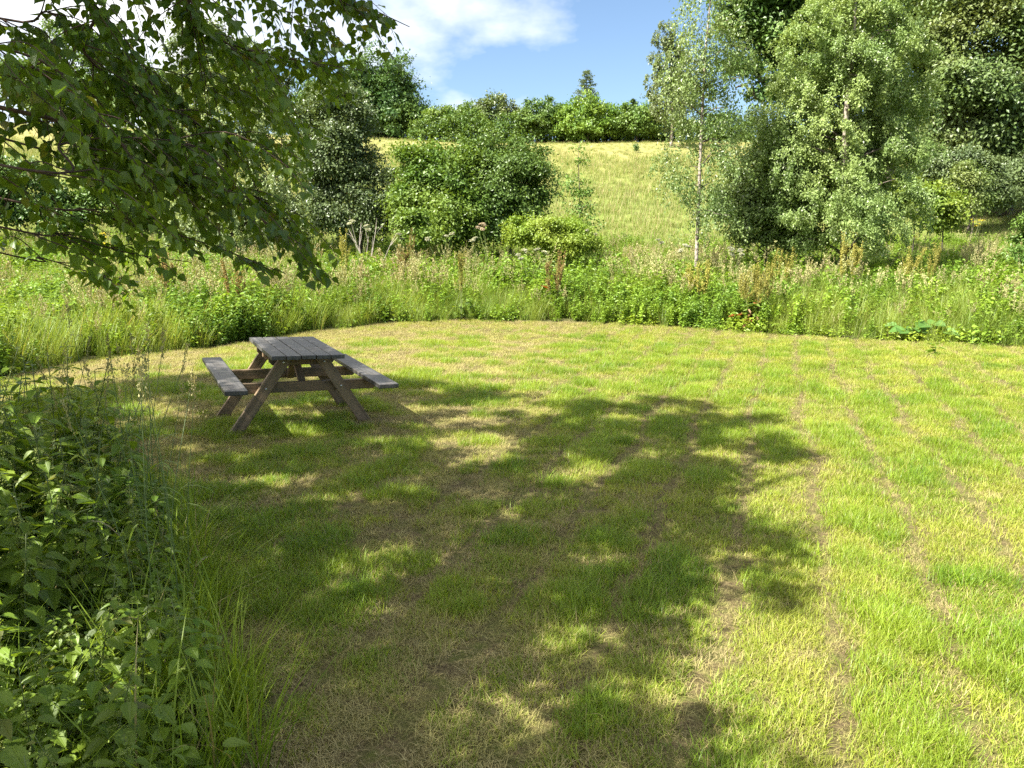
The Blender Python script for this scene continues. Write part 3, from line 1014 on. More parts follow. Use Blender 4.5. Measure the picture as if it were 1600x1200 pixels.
# --- the middle bushes
make_tree('sallow_bush', 'dense bright green bush in the middle, left half of the pair', 'shrub', 690, 24.5,
          [ell(690, 262, 60, 42, 24.5), ell(660, 285, 42, 45, 24.5), ell(720, 300, 60, 50, 24.2), ell(650, 335, 36, 34, 24), ell(720, 345, 60, 30, 23.6), ell(650, 250, 30, 28, 24.5), ell(692, 295, 76, 66, 24.7), ell(700, 345, 80, 40, 24.0)], .085, 25000, L_BRIGHT, .42, limbs=12, tr=(.06, .02), seed=54)
make_tree('hawthorn_bush', 'dense darker round bush in the middle, right half of the pair', 'shrub', 795, 24.8,
          [ell(775, 265, 66, 50, 24.8), ell(815, 285, 46, 52, 24.8), ell(790, 330, 64, 40, 24.5), ell(740, 250, 40, 36, 25), ell(790, 298, 72, 72, 25)], .075, 28000, L_MID, .42, limbs=12, tr=(.06, .02), seed=55)
make_tree('hawthorn_tree', 'bushy hawthorn with dark hollow base, left of the pair of middle bushes', 'tree', 560, 25.5,
          [ell(530, 185, 50, 50, 25.5), ell(545, 235, 48, 48, 25.5), ell(520, 265, 55, 50, 25.5), ell(585, 300, 42, 50, 25.5), ell(535, 330, 60, 40, 25.5), ell(495, 180, 40, 50, 26), ell(600, 340, 34, 28, 25.2)], .08, 28000, L_GREY, .45, limbs=16, tr=(.1, .03), seed=56)
make_tree('weeping_birch', 'pale weeping birch hidden behind the overhanging branch on the left', 'tree', 345, 26.5,
          [ell(320, 150, 70, 50, 26.5), ell(280, 200, 50, 60, 26.5), ell(370, 200, 60, 60, 26.5), ell(440, 260, 55, 60, 26.2), ell(410, 310, 60, 55, 26), ell(330, 290, 70, 60, 26.5), ell(460, 330, 45, 40, 25.8), ell(340, 350, 70, 40, 26), ell(400, 140, 40, 40, 27)],
          .075, 30000, L_SILVER, .45, BARK_BIRCH, tr=(.13, .03), limbs=26, seed=57, hang=.7)
LB = 'bushes along the meadow on the left'
make_tree('blackthorn_bush', 'dark bush at the far left meadow edge, glimpsed under the branches', 'shrub', 60, 30,
          [ell(40, 300, 60, 50, 30), ell(-30, 290, 60, 60, 30), ell(95, 325, 40, 35, 30)], .11, 11000, L_DARK, .5, limbs=8, tr=(.06, .02), seed=58, group=LB)
make_tree('hazel_shrub', 'mid green bush between the far left dark bush and the weeping birch', 'shrub', 190, 31,
          [ell(180, 260, 60, 55, 31), ell(220, 310, 50, 42, 31), ell(150, 320, 45, 36, 31)], .11, 12000, L_MID, .5, limbs=8, tr=(.06, .02), seed=59, group=LB)
make_tree('elder_shrub', 'small upright fresh green shrub at the front foot of the middle bushes', 'shrub', 647, 21.5,
          [ell(645, 345, 18, 16, 21.5), ell(650, 365, 20, 16, 21.5)], .085, 1900, L_BRIGHT, .26, limbs=6, tr=(.02, .008), seed=60)
make_tree('broom_bush', 'low feathery yellow green bush in front of the middle bushes on the right', 'shrub', 855, 21,
          [ell(850, 360, 48, 26, 21), ell(900, 366, 38, 22, 21), ell(815, 362, 30, 20, 21), ell(880, 385, 60, 22, 20.8)], .055, 11000, L_YEL, .26, limbs=10, tr=(.025, .008), seed=61, shell=.3)
rs = make_tree('rowan_sapling', 'thin upright sapling with feathery whorls in front of the pasture', 'tree', 907, 23.5,
          [ell(905, 230, 10, 10, 23.5), ell(906, 255, 17, 10, 23.5), ell(908, 282, 24, 13, 23.5), ell(912, 300, 28, 12, 23.5), ell(906, 320, 18, 20, 23.5), ell(915, 345, 18, 14, 23.5)], .07, 520, L_MID, .25, limbs=30, tr=(.02, .005), seed=62, shell=.1,
          trunk=[(906, 320, 0), (904, 260, 0), (905, 222, 0)])

# bare dead branch at the foot of the hawthorn
b = at(572, 370, 23.2)
b[2] = float(height(b[0], b[1]))
g = Geo()
rng = np.random.default_rng(3)
for tip in ((-.5, 0, 1.5), (.3, .1, 1.6), (.8, 0, 1.25), (.1, -.1, 1.3), (-.15, .1, 1.7)):
    tip = np.array(tip)
    P = spline([np.zeros(3), tip * .5 + rng.normal(0, .06, 3), tip], 8)
    tube(g, P, np.linspace(.022, .006, 8), 5)
    for k in range(4):
        s = P[rng.integers(3, 7)]
        tube(g, [s, s + tip * .25 + rng.normal(0, .13, 3)], [.008, .003], 3)
tag(g.build('dead_branch', BARK_DEAD), 'bare grey dead branches poking up at the foot of the hawthorn', 'branch')
o = bpy.data.objects['dead_branch']
o.location = b

# ------------------------------------------------------------------ flowering and seeding herbs in the meadow
M_STEM = plainmat('herb_stem', (.16, .2, .06))
M_UMBEL = leafmat('umbel_white', (.40, .41, .30), (.58, .58, .46), None, trans=.2, rough=.8, spec=.1)
M_UMBELB = leafmat('umbel_faded', (.42, .34, .24), (.60, .52, .40), None, trans=.2, rough=.8, spec=.1)
M_RUST = leafmat('dock_seed_rust', (.21, .14, .05), (.33, .24, .09), None, trans=.2, rough=.8, spec=.1)
M_OCHRE = leafmat('dock_seed_ochre', (.27, .25, .06), (.40, .37, .09), None, trans=.25, rough=.8, spec=.1)
M_DOCKL = leafmat('dock_leaf', (.09, .15, .03), (.15, .22, .04), None, trans=.3, rough=.45, dead=(.36, .13, .05), dead_amt=.12)
M_REDL = leafmat('dock_leaf_red', (.21, .10, .05), (.31, .18, .085), None, trans=.3, rough=.55)
M_BURD = leafmat('burdock_leaf', (.10, .21, .04), (.16, .29, .07), None, trans=.3, rough=.45)
M_YELF = leafmat('ragwort_yellow', (.62, .50, .03), (.75, .62, .05), None, trans=.2, rough=.7)


def hogweed(px, py, D, label, mats, seed, n_um=3, spread=.3, rad=.10):
    rng = np.random.default_rng(seed)
    top = at(px, py, D)
    z0 = float(height(top[0], top[1]))
    H = max(.5, top[2] - z0)
    t = thing('cow_parsley', label, 'plant', (top[0], top[1], z0), 0, 'white umbel flowers in the meadow')
    gs, gl = Geo(), Geo()
    for k in range(n_um):
        gu = Geo()
        tl = rng.normal(0, .22, 2) + np.array([0, .35])
        x, y = rng.uniform(-spread, spread), rng.uniform(-.15, .15)
        h = H + rng.uniform(-.14, .08)
        P = spline([[0, 0, 0], [x * .3, y * .3, h * .55], [x, y, h - .06]], 8)
        tube(gs, P, np.linspace(.009, .004, 8), 5)
        for a in np.arange(0, 12.5, .45):
            r = rad * rng.uniform(.25, 1) * .6
            c = np.array([x + math.cos(a) * r, y + math.sin(a) * r, h + rng.uniform(-.01, .015) - 2.2 * r * r + tl[0] * math.cos(a) * r + tl[1] * math.sin(a) * r])
            tube(gs, [[x, y, h - .06], c], [.002, .0015], 3)
            n = 16
            Q = c + rng.normal(0, .014, (n, 3)) * [1, 1, .35]
            stamp(gu, *DIAMOND, Q, unit(rng.normal(0, 1, (n, 3)) * [1, 1, .2]), unit(rng.normal(0, .3, (n, 3)) + [0, 0, 1]), .022, rng.uniform(0, 1, n), wid=.03)
        gu.build('blossoms', mats, t)
    n = 14
    da = rng.uniform(0, 6.28, n)
    stamp(gl, *BROAD, np.stack([rng.normal(0, .08, n), rng.normal(0, .08, n), rng.uniform(.1, H * .6, n)], -1), np.stack([np.cos(da), np.sin(da), rng.uniform(-.2, .4, n)], -1), [0, 0, 1.0], rng.uniform(.1, .22, n), rng.uniform(0, 1, n))
    gs.build('stem', M_STEM, t)
    gl.build('foliage', M_HERB, t)


for k, (px, py, D, lab, mt, nu, sp, rad) in enumerate((
        (562, 350, 20.5, 'white umbels in front of the dead branches by the hawthorn', M_UMBEL, 4, .38, .10),
        (620, 368, 20, 'single white umbel left of the small upright green shrub', M_UMBEL, 2, .2, .08),
        (690, 366, 20, 'small white umbels just right of the small upright green shrub', M_UMBEL, 3, .4, .08),
        (764, 352, 20.5, 'faded brownish umbels in front of the middle bushes', M_UMBELB, 4, .3, .10),
        (745, 372, 20, 'white umbel under the faded brownish umbels', M_UMBEL, 2, .2, .08),
        (830, 394, 18.3, 'broad cluster of white umbels nearest the lawn, below the yellow green bush', M_UMBEL, 5, .36, .10),
        (930, 364, 20.5, 'white umbels at the right end of the low yellow green bush', M_UMBEL, 3, .3, .08),
        (1030, 372, 20, 'lone white umbel in the grass left of the slender birch', M_UMBEL, 2, .15, .08),
        (1076, 385, 18.8, 'white umbels at the foot of the slender birch', M_UMBEL, 3, .25, .09),
        (1146, 390, 18.5, 'white umbels between the two birches', M_UMBEL, 4, .3, .10))):
    hogweed(px, py, D, lab, mt, 100 + k, nu, sp, rad)


def dock(px, py, D, label, seed, mats, n_st=6, spread=.22, leaves=14, red=0, name='dock_plant', minh=.5):
    rng = np.random.default_rng(seed)
    top = at(px, py, D)
    z0 = float(height(top[0], top[1]))
    H = max(minh, top[2] - z0)
    t = thing(name, label, 'plant', (top[0], top[1], z0), 0, 'dock plants gone to seed')
    gs, gh, gl = Geo(), Geo(), Geo()
    for k in range(n_st):
        x, y = rng.uniform(-spread, spread), rng.uniform(-spread, spread)
        h = H * rng.uniform(.75, 1.05)
        P = spline([[x * .2, y * .2, 0], [x * .6, y * .6, h * .5], [x, y, h]], 9)
        tube(gs, P, np.linspace(.008, .003, 9), 5)
        for b in range(5):
            i = rng.integers(4, 8)
            e = P[i] + np.array([rng.normal(0, .06), rng.normal(0, .06), h * .22])
            tube(gs, [P[i], e], [.003, .002], 3)
            n = 55
            Q = P[i] + (e - P[i]) * rng.uniform(.1, 1.1, n)[:, None] + rng.normal(0, .012, (n, 3))
            stamp(gh, *DIAMOND, Q, unit(rng.normal(0, 1, (n, 3))), unit(rng.normal(0, 1, (n, 3))), rng.uniform(.018, .034, n), rng.uniform(0, 1, n), wid=.032)
        n = 110
        Q = P[5] + (P[8] - P[5]) * rng.uniform(0, 1.05, n)[:, None] + rng.normal(0, .012, (n, 3))
        stamp(gh, *DIAMOND, Q, unit(rng.normal(0, 1, (n, 3))), unit(rng.normal(0, 1, (n, 3))), rng.uniform(.018, .034, n), rng.uniform(0, 1, n), wid=.032)
    n = leaves
    da = rng.uniform(0, 6.28, n)
    el = rng.uniform(.1, 1.1, n)
    stamp(gl, *DOCKL, np.stack([rng.normal(0, .1, n), rng.normal(0, .1, n), rng.uniform(.05, H * .45, n)], -1), np.stack([np.cos(da), np.sin(da), el], -1), [0, 0, 1.0], rng.uniform(.15, .3, n), rng.uniform(0, 1, n), wid=rng.uniform(.2, .34, n))
    gs.build('stem', M_STEM, t)
    gh.build('seed_sprays', mats, t)
    gl.build('foliage', M_DOCKL, t)
    if red:
        gr = Geo()
        da = rng.uniform(3.5, 6.0, red)
        stamp(gr, *DOCKL, np.stack([rng.normal(0, .12, red), rng.normal(-.15, .09, red), rng.uniform(.1, .5, red)], -1), np.stack([np.cos(da), np.sin(da), rng.uniform(-.6, .3, red)], -1), [0, -.4, 1.0], rng.uniform(.08, .17, red), rng.uniform(0, 1, red), wid=rng.uniform(.12, .24, red))
        o = gr.build('withered_leaves', M_REDL, t)
        o['label'] = 'rust red withered leaves at its base'


for k, (px, py, D, lab, mt, ns, sp, lv, rd) in enumerate((
        (1183, 418, 15.4, 'tall ochre dock with rust red leaves at its foot, at the lawn edge', M_OCHRE, 12, .3, 60, 13),
        (1326, 378, 18.2, 'ochre dock clump standing before the full birch', M_OCHRE, 12, .28, 16, 0),
        (1098, 410, 16.8, 'yellowish brown dock left of the one with red leaves', M_OCHRE, 8, .34, 16, 0),
        (865, 398, 17.2, 'reddish dock under the white umbels nearest the lawn', M_RUST, 6, .3, 26, 0),
        (720, 408, 16.6, 'single ochre dock stalk in the meadow before the middle bushes', M_OCHRE, 3, .08, 14, 0),
        (535, 370, 19, 'small ochre dock at the meadow top under the hawthorn', M_OCHRE, 4, .12, 8, 0),
        (632, 372, 19, 'rusty dock beside the small upright green shrub', M_RUST, 5, .22, 8, 0),
        (255, 398, 16, 'reddish dock in the left meadow seen below the branches', M_RUST, 6, .25, 18, 0),
        (365, 420, 15, 'low reddish dock in the left meadow, near the branch tips', M_RUST, 5, .2, 14, 0),
        (1450, 392, 18.6, 'ochre dock at the foot of the yellow-tipped sapling', M_OCHRE, 6, .3, 14, 0),
        (1422, 400, 18, 'pale ochre dock in the meadow right of the full birch', M_OCHRE, 6, .3, 14, 0),
        (1230, 400, 17.5, 'yellowish dock below the dark hazel thicket', M_OCHRE, 5, .3, 12, 0))):
    dock(px, py, D, lab, 200 + k, mt, ns, sp, lv, rd)

# burdock rosette at the lawn edge
p0 = flat(1442, 532)
t = thing('burdock_plant', 'low burdock with big floppy grey green leaves at the right lawn edge', 'plant', (p0[0], p0[1], float(height(*p0))))
rng = np.random.default_rng(9)
for k in range(15):
    a = rng.uniform(0, 6.28)
    el = rng.uniform(.2, 1.0)
    L = rng.uniform(.12, .30)
    x0 = rng.uniform(-.34, .34)
    base = np.array([x0 * .7, rng.uniform(-.1, .1), 0])
    tip = base + np.array([math.cos(a) * L * .7 + x0 * .4, math.sin(a) * L * .5 - .06, L * el + .08])
    g = Geo()
    tube(g, spline([base, (base + tip) / 2 + [0, 0, .03], tip], 6), np.linspace(.008, .005, 6), 5, 0, 1)
    stamp(g, *BROAD, tip, unit(np.array([math.cos(a), math.sin(a) - .3, .1])), unit(np.array([math.cos(a) * -.2, -.5, 1.0])), rng.uniform(.16, .26), rng.uniform(0, 1), wid=rng.uniform(.26, .4))
    g.build('leaf', [M_BURD, M_STEM], t)


# small weed left standing in the mown grass
p0 = flat(1460, 556)
t = thing('thistle_weed', 'small dark weed standing alone in the mown grass near the burdock', 'plant', (p0[0], p0[1], float(height(*p0))))
g = Geo()
n = 14
da = rng.uniform(0, 6.28, n)
stamp(g, *DOCKL, np.stack([rng.normal(0, .03, n), rng.normal(0, .03, n), rng.uniform(.02, .2, n)], -1), np.stack([np.cos(da), np.sin(da), rng.uniform(0, .8, n)], -1), [0, 0, 1.0], rng.uniform(.08, .15, n), rng.uniform(0, 1, n))
g.build('foliage', M_HERB, t)
g = Geo()
tube(g, [[0, 0, 0], [.01, 0, .22]], [.006, .003], 5)
g.build('stem', M_STEM, t)

# ragwort
for k, (px, py, lab) in enumerate(((1433, 362, 'yellow ragwort in bloom right of the full birch'), (1525, 345, 'yellow ragwort dots in the grass under the elder shoot'), (150, 365, 'yellow ragwort in the left meadow behind the branches'))):
    D = (22, 26, 18)[k]
    top = at(px, py, D)
    z0 = float(height(top[0], top[1]))
    t = thing('ragwort_plant', lab, 'plant', (top[0], top[1], z0))
    g, gl = Geo(), Geo()
    H = max(.5, top[2] - z0)
    for j in range(6):
        x, y = rng.uniform(-.28, .28), rng.uniform(-.2, .2)
        h = H * rng.uniform(.85, 1.03)
        tube(g, spline([[0, 0, 0], [x * .4, y * .4, h * .6], [x, y, h]], 6), np.linspace(.007, .003, 6), 4)
        n = 26
        gf = Geo()
        stamp(gf, *DIAMOND, np.array([x, y, h]) + rng.normal(0, .04, (n, 3)) * [1, 1, .3], unit(rng.normal(0, 1, (n, 3)) * [1, 1, .2]), unit(rng.normal(0, .3, (n, 3)) + [0, 0, 1]), .03, rng.uniform(0, 1, n), wid=.04)
        gf.build('blossoms', M_YELF, t)
        n = 12
        da = rng.uniform(0, 6.28, n)
        stamp(gl, *BROAD, np.stack([x * .5 + rng.normal(0, .03, n), y * .5 + rng.normal(0, .03, n), rng.uniform(.2, h * .9, n)], -1), np.stack([np.cos(da), np.sin(da), rng.uniform(0, .5, n)], -1), [0, 0, 1.0], rng.uniform(.05, .1, n), rng.uniform(0, 1, n))
    g.build('stem', M_STEM, t)
    gl.build('foliage', M_HERB, t)

# ------------------------------------------------------------------ picnic table
W_TOP = woodmat('weathered_plank', (.036, .034, .032), (.115, .11, .105), (.075, .065, .055), .48)
W_LEG = woodmat('brown_timber', (.135, .09, .05), (.29, .20, .118), (.165, .128, .07), .7, stain_amt=.55)
W_BEAM = woodmat('brown_bearer', (.12, .075, .04), (.25, .165, .09), (.14, .11, .06), .7, stain_amt=.6)
M_BOLT = plainmat('galvanised_bolt', (.55, .55, .55), .4, 1.0)


def board(g, c, along, across, L, Wd, T, rng, cut=0.0):
    """a timber: centre, long axis, wide axis; cut>0 slants the lower corners of its ends"""
    a = unit(np.asarray(along, float))
    b = unit(np.asarray(across, float) - a * np.dot(a, across))
    n = np.cross(a, b)
    prof = [(-L / 2, -Wd / 2), (L / 2, -Wd / 2), (L / 2, Wd / 2), (-L / 2, Wd / 2)]
    if cut:
        prof = [(-L / 2 + cut, -Wd / 2), (L / 2 - cut, -Wd / 2), (L / 2, -Wd / 2 + cut), (L / 2, Wd / 2), (-L / 2, Wd / 2), (-L / 2, -Wd / 2 + cut)]
    m = len(prof)
    V, G_ = [], []
    sd = rng.uniform(0, 50)
    for w_ in (-T / 2, T / 2):
        for u, v in prof:
            V.append(np.asarray(c) + a * u + b * v + n * w_)
            G_.append((u + sd, v + sd * .37, w_ + sd * .11))
    loops, sizes = list(range(m))[::-1] + list(range(m, 2 * m)), [m, m]
    for k in range(m):
        j = (k + 1) % m
        loops += [k, j, m + j, m + k]
        sizes.append(4)
    g.add(V, loops, sizes, rng.uniform(0, 1), 0, np.array(G_))


def bevel(o, wd=.005, seg=2):
    m = o.modifiers.new('bevel', 'BEVEL')
    m.width, m.segments, m.limit_method = wd, seg, 'ANGLE'
    m.harden_normals = False


TX, TY, TZ, TYAW = -2.14, 7.45, 0.0, .47
TZ = float(height(TX, TY))
table = thing('picnic_table', 'dark weathered wooden A-frame picnic table with two fixed benches on the mown grass', 'picnic table', (TX, TY, TZ - .012), TYAW)
table.rotation_euler = (.03, .034, TYAW)
rng = np.random.default_rng(77)
g = Geo()
HW, HL = .329, .64
for k in range(5):
    wd = 2 * HW / 5
    x = -HW + (k + .5) * wd
    board(g, (x, rng.uniform(-.006, .006), .718 + rng.uniform(-.002, .002)), (0, 1, 0), (1, 0, 0), 2 * HL, wd - .008, .038, rng)
o = g.build('table_top', W_TOP, table)
bevel(o)
for yy in (-.36, 0.0, .36):
    g = Geo()
    board(g, (0, yy + (.0 if yy == 0 else (.03 if yy < 0 else -.03)), .651), (1, 0, 0), (0, 0, 1), .60, .090, .045, rng, cut=.03)
    bevel(g.build('batten', W_BEAM, table))
for s in (-1, 1):
    g = Geo()
    board(g, (s * .661, .013, .475), (0, 1, 0), (1, 0, 0), 1.84, .185, .042, rng)
    bevel(g.build('seat', W_TOP, table), .007)
YF = .413
for sy in (-1, 1):
    g = Geo()
    board(g, (0, sy * (YF - .047), .405), (1, 0, 0), (0, 0, 1), 1.40, .096, .044, rng, cut=.028)
    bevel(g.build('seat_bearer', W_BEAM, table))
    for sx in (-1, 1):
        foot, top = np.array([sx * .60, sy * YF, 0.02]), np.array([sx * .155, sy * YF, .69])
        d = unit(top - foot)
        g = Geo()
        L = np.linalg.norm(top - foot) + .06
        ac = np.cross(d, [0, 1, 0])
        # the timber is sawn level at foot and top
        b = unit(ac)
        hw, ht = .052, .0225
        V, G_ = [], []
        sd = rng.uniform(0, 50)
        for w_ in (-ht, ht):
            for (zz_, v) in ((-.03, -hw), (-.03, hw), (.694, hw), (.694, -hw)):
                p_ = foot + b * v
                u = (zz_ - p_[2]) / d[2]
                q_ = p_ + d * u + np.array([0, w_, 0])
                V.append(q_)
                G_.append((u + sd, v + sd * .37, w_ + sd * .11))
        g.add(V, [3, 2, 1, 0, 4, 5, 6, 7, 0, 1, 5, 4, 1, 2, 6, 5, 2, 3, 7, 6, 3, 0, 4, 7], [4] * 6, .5, 0, np.array(G_))
        leg = g.build('leg', W_LEG, table)
        bevel(leg)
        for zz_ in (.405, .645):
            gb = Geo()
            c = foot + d * ((zz_ - foot[2]) / d[2])
            y0 = c[1] + sy * .0225
            th = np.arange(10) * 2 * math.pi / 10
            prof = [(0.0, .011), (.006 * sy, .010), (.009 * sy, .005)]
            Vb = []
            for dy_, r_ in prof:
                for a in th:
                    Vb.append((c[0] + r_ * math.cos(a), y0 + dy_, c[2] + r_ * math.sin(a)))
            lo, sz_ = [], []
            for r_ in range(2):
                for k in range(10):
                    j = (k + 1) % 10
                    lo += [r_ * 10 + k, r_ * 10 + j, r_ * 10 + 10 + j, r_ * 10 + 10 + k]
                    sz_.append(4)
            lo += list(range(20, 30))
            sz_.append(10)
            gb.add(Vb, lo, sz_)
            gb.build('bolt', M_BOLT, leg)
    g = Geo()
    p0, p1 = np.array([0.0, sy * .05, .61]), np.array([0.02, sy * (YF - .09), .37])
    board(g, (p0 + p1) / 2, p1 - p0, (1, 0, 0), np.linalg.norm(p1 - p0), .065, .04, rng)
    bevel(g.build('brace', W_BEAM, table))

# ------------------------------------------------------------------ nettles and grasses at the left, close by
M_NET = leafmat('nettle_leaf', (.10, .185, .018), (.19, .29, .03), (.22, .30, .036), trans=.42, rough=.42, spec=.4, nscale=2.5, dead=(.20, .22, .05), dead_amt=.05)
M_NSTEM = plainmat('nettle_stem', (.12, .15, .045))
M_CATKIN = leafmat('nettle_catkin', (.24, .30, .07), (.36, .40, .12), None, trans=.3, rough=.7)
NP = [(-.98, .9), (-1.0, 2.3), (-1.35, 3.0), (-1.9, 4.0), (-2.5, 4.55), (-3.6, 5.0), (-5.0, 5.1), (-5.6, 3.4), (-3.2, 1.2)]
NG = 'nettles crowding the left foreground'


def nettle(seed):
    rng = np.random.default_rng(seed)
    t = thing('nettle_plant', 'tall green nettle in the shady thicket at the left of the lawn', 'plant', (0, 0, 0), 0, NG)
    gs, gl, gc = Geo(), Geo(), Geo()
    lean = rng.normal(0, .10, 2)
    P = spline([[0, 0, 0], [lean[0] * .3, lean[1] * .3, .45], [lean[0], lean[1], .95]], 14)
    tube(gs, P, np.linspace(.0055, .002, 14), 6)
    a = rng.uniform(0, 6.28)
    z = .18
    while z < .97:
        f = z / .95
        i = np.clip(f * 13, 0, 12.99)
        c = P[int(i)] * (1 - i % 1) + P[int(i) + 1] * (i % 1)
        sz = (.135 if f < .6 else .135 * (1.02 - (f - .6) * 1.9)) * rng.uniform(.8, 1.15)
        sz = max(sz, .03)
        for s in (0, math.pi):
            b = a + s + rng.normal(0, .15)
            h = np.array([math.cos(b), math.sin(b), .35])
            e = c + h * sz * .35
            tube(gs, [c, e], [.0016, .0012], 3)
            d = np.array([math.cos(b), math.sin(b), rng.uniform(-.35, .1) + .5 * (f > .9)])
            stamp(gl, *NETTLE, e, d, np.array([math.cos(b) * .2, math.sin(b) * .2, 1.0]), sz, rng.uniform(0, 1), wid=sz * rng.uniform(.95, 1.15))
            if .45 < f < .9:
                for q in range(2):
                    b2 = b + rng.normal(0, .6)
                    L = rng.uniform(.03, .07)
                    n = 16
                    tt = np.linspace(0, 1, n)
                    Q = c + np.stack([np.cos(b2) * L * tt, np.sin(b2) * L * tt, .01 - L * .9 * tt * tt], -1) + rng.normal(0, .003, (n, 3))
                    stamp(gc, *DIAMOND, Q, unit(rng.normal(0, 1, (n, 3))), unit(rng.normal(0, 1, (n, 3))), .010, rng.uniform(0, 1, n), wid=.010)
        a += math.pi / 2 + rng.normal(0, .12)
        z += rng.uniform(.05, .085) * (1.15 - .45 * f)
    gs.build('stem', M_NSTEM, t, smooth=True)
    gl.build('foliage', M_NET, t)
    gc.build('catkin_sprays', M_CATKIN, t)
    return t


kinds = [nettle(300 + k) for k in range(6)]
rng = np.random.default_rng(301)
spots = []
tries = 0
while len(spots) < 170 and tries < 20000:
    tries += 1
    x, y = rng.uniform(-5.6, -.9), rng.uniform(1.0, 5.1)
    if not inside(NP, x, y) or not (abs(x) < .72 * y + .7):
        continue
    if all((x - a) ** 2 + (y - b) ** 2 > .11 ** 2 for a, b in spots):
        spots.append((x, y))
spots += [(at(px, 700, yy)[0], yy) for px, yy in ((215, 4.2), (235, 4.0), (205, 4.5), (60, 4.6), (20, 4.4), (100, 4.7), (140, 4.5))]
for k, (x, y) in enumerate(spots):
    edge = min(1.0, .55 + .9 * max(0, (-.72 - .30 * y - x)))
    s = (rng.uniform(.75, 1.18) if y < 3.0 else rng.uniform(.85, 1.22)) * edge * (1.0 if y < 3.2 else .95)
    loc = (x, y, float(height(x, y)) - .01)
    if k < 6:
        kinds[k].location = loc
        kinds[k].scale = (s,) * 3
        kinds[k].rotation_euler = (rng.normal(0, .07), rng.normal(0, .07), rng.uniform(0, 6.28))
    else:
        dup(kinds[k % 6], loc, rng.uniform(0, 6.28), s, tilt=(rng.normal(0, .09), rng.normal(0, .09)))

# tall single grass stalks rising out of the nettles
M_STALK = plainmat('grass_stalk', (.12, .17, .05))


def stalk(seed, head):
    rng = np.random.default_rng(seed)
    t = thing('grass_stalk', 'tall thin grass stalk with a seed head rising from the nettles', 'plant', (0, 0, 0), 0, 'tall grass stalks among the nettles')
    gs, gh, gl = Geo(), Geo(), Geo()
    ln = rng.normal(0, .1, 2)
    P = spline([[0, 0, 0], [ln[0] * .2, ln[1] * .2, .5], [ln[0], ln[1], 1.0]], 12)
    tube(gs, P, np.linspace(.0026, .0012, 12), 5)
    n = 60
    if head == 0:     # dense spike
        z = rng.uniform(0, .12, n)
        Q = P[-1] + np.stack([ln[0] * z, ln[1] * z, z - .02], -1) + rng.normal(0, .0035, (n, 3))
    else:             # loose panicle
        z = rng.uniform(0, .16, n)
        Q = P[-1] + np.stack([ln[0] * z, ln[1] * z, z - .05], -1) + rng.normal(0, .02, (n, 3)) * (1.1 - z / .16)[:, None]
    stamp(gh, *DIAMOND, Q, unit(rng.normal(0, .4, (n, 3)) + [0, 0, 1]), unit(rng.normal(0, 1, (n, 3))), .014, rng.uniform(0, 1, n), wid=.011)
    for k in range(3):
        i = rng.integers(2, 8)
        a = rng.uniform(0, 6.28)
        pts = np.array([P[i] + np.array([math.cos(a) * .22 * u, math.sin(a) * .22 * u, .22 * u - .22 * u * u]) for u in np.linspace(0, 1, 6)])
        sd = np.array([-math.sin(a), math.cos(a), 0])
        wv = .004 * np.sin(np.linspace(.5, 3.1, 6))[:, None]
        V = np.stack([pts - sd * wv, pts + sd * wv], 1).reshape(-1, 3)
        gl.add(V, sum([[2 * q, 2 * q + 1, 2 * q + 3, 2 * q + 2] for q in range(5)], []), [4] * 5, rng.uniform(0, 1))
    gs.build('stem', M_STALK, t)
    gh.build('seed_sprays', M_SEED, t)
    gl.build('foliage', M_TUSS, t)
    return t


ks = [stalk(400 + k, k % 2) for k in range(4)]
spots = []
for px, yb in ((150, 4.2), (165, 4.5), (205, 4.3), (212, 3.9), (222, 4.1), (235, 4.2), (190, 4.0), (250, 3.8), (198, 4.1), (216, 4.3), (226, 3.7), (240, 3.5), (208, 3.6), (186, 4.4), (170, 4.0), (244, 4.1), (256, 3.2), (268, 3.0), (130, 4.0), (110, 3.7), (200, 2.9), (230, 2.8), (262, 3.5), (120, 4.4), (95, 4.3), (285, 3.3), (60, 4.2), (178, 3.6), (228, 3.4), (215, 3.2), (140, 3.4)):
    spots.append((at(px, 800, yb)[0], yb))
for k, (x, y) in enumerate(spots):
    s = rng.uniform(.85, 1.2)
    loc = (x, y, float(height(x, y)) - .01)
    if k < 4:
        ks[k].location = loc
        ks[k].scale = (s,) * 3
    else:
        dup(ks[k % 4], loc, rng.uniform(0, 6.28), s, tilt=(rng.normal(0, .06), rng.normal(0, .06)))

# grass and low leaves between the nettles and along their edge
protos = []
rg = np.random.default_rng(501)
for k in range(4):
    g = Geo()
    blades(g, 40, .2, .6, .007, .10, .35, .7, rg, segs=5)
    protos.append(g.build('p', [M_TUSS], link=False))
for k in range(3):
    g = Geo()
    n = 46
    P = np.stack([rg.normal(0, .10, n), rg.normal(0, .10, n), rg.uniform(.02, .3, n)], -1)
    da = rg.uniform(0, 6.28, n)
    stamp(g, *NETTLE, P, np.stack([np.cos(da), np.sin(da), rg.uniform(-.3, .3, n)], -1), unit(rg.normal(0, .35, (n, 3)) + [0, 0, 1]), rg.uniform(.035, .08, n), rg.uniform(0, 1, n))
    protos.append(g.build('p', [M_NET], link=False))
n = 2100
x, y = rg.uniform(-6.5, -.75, n), rg.uniform(.9, 5.6, n)
NP2 = [(-.80, .9), (-.82, 2.2), (-1.15, 3.0), (-1.75, 4.1), (-2.4, 4.7), (-3.6, 5.2), (-5.2, 5.35), (-7, 5.5), (-6, 3), (-3.2, .9)]
k = inside(NP2, x, y) & (np.abs(x) < .74 * y + 1)
x, y = x[k], y[k]
core = inside(NP, x, y)
idx = np.where(rg.uniform(0, 1, len(x)) < .32, rg.integers(0, 4, len(x)), rg.integers(4, 7, len(x)))
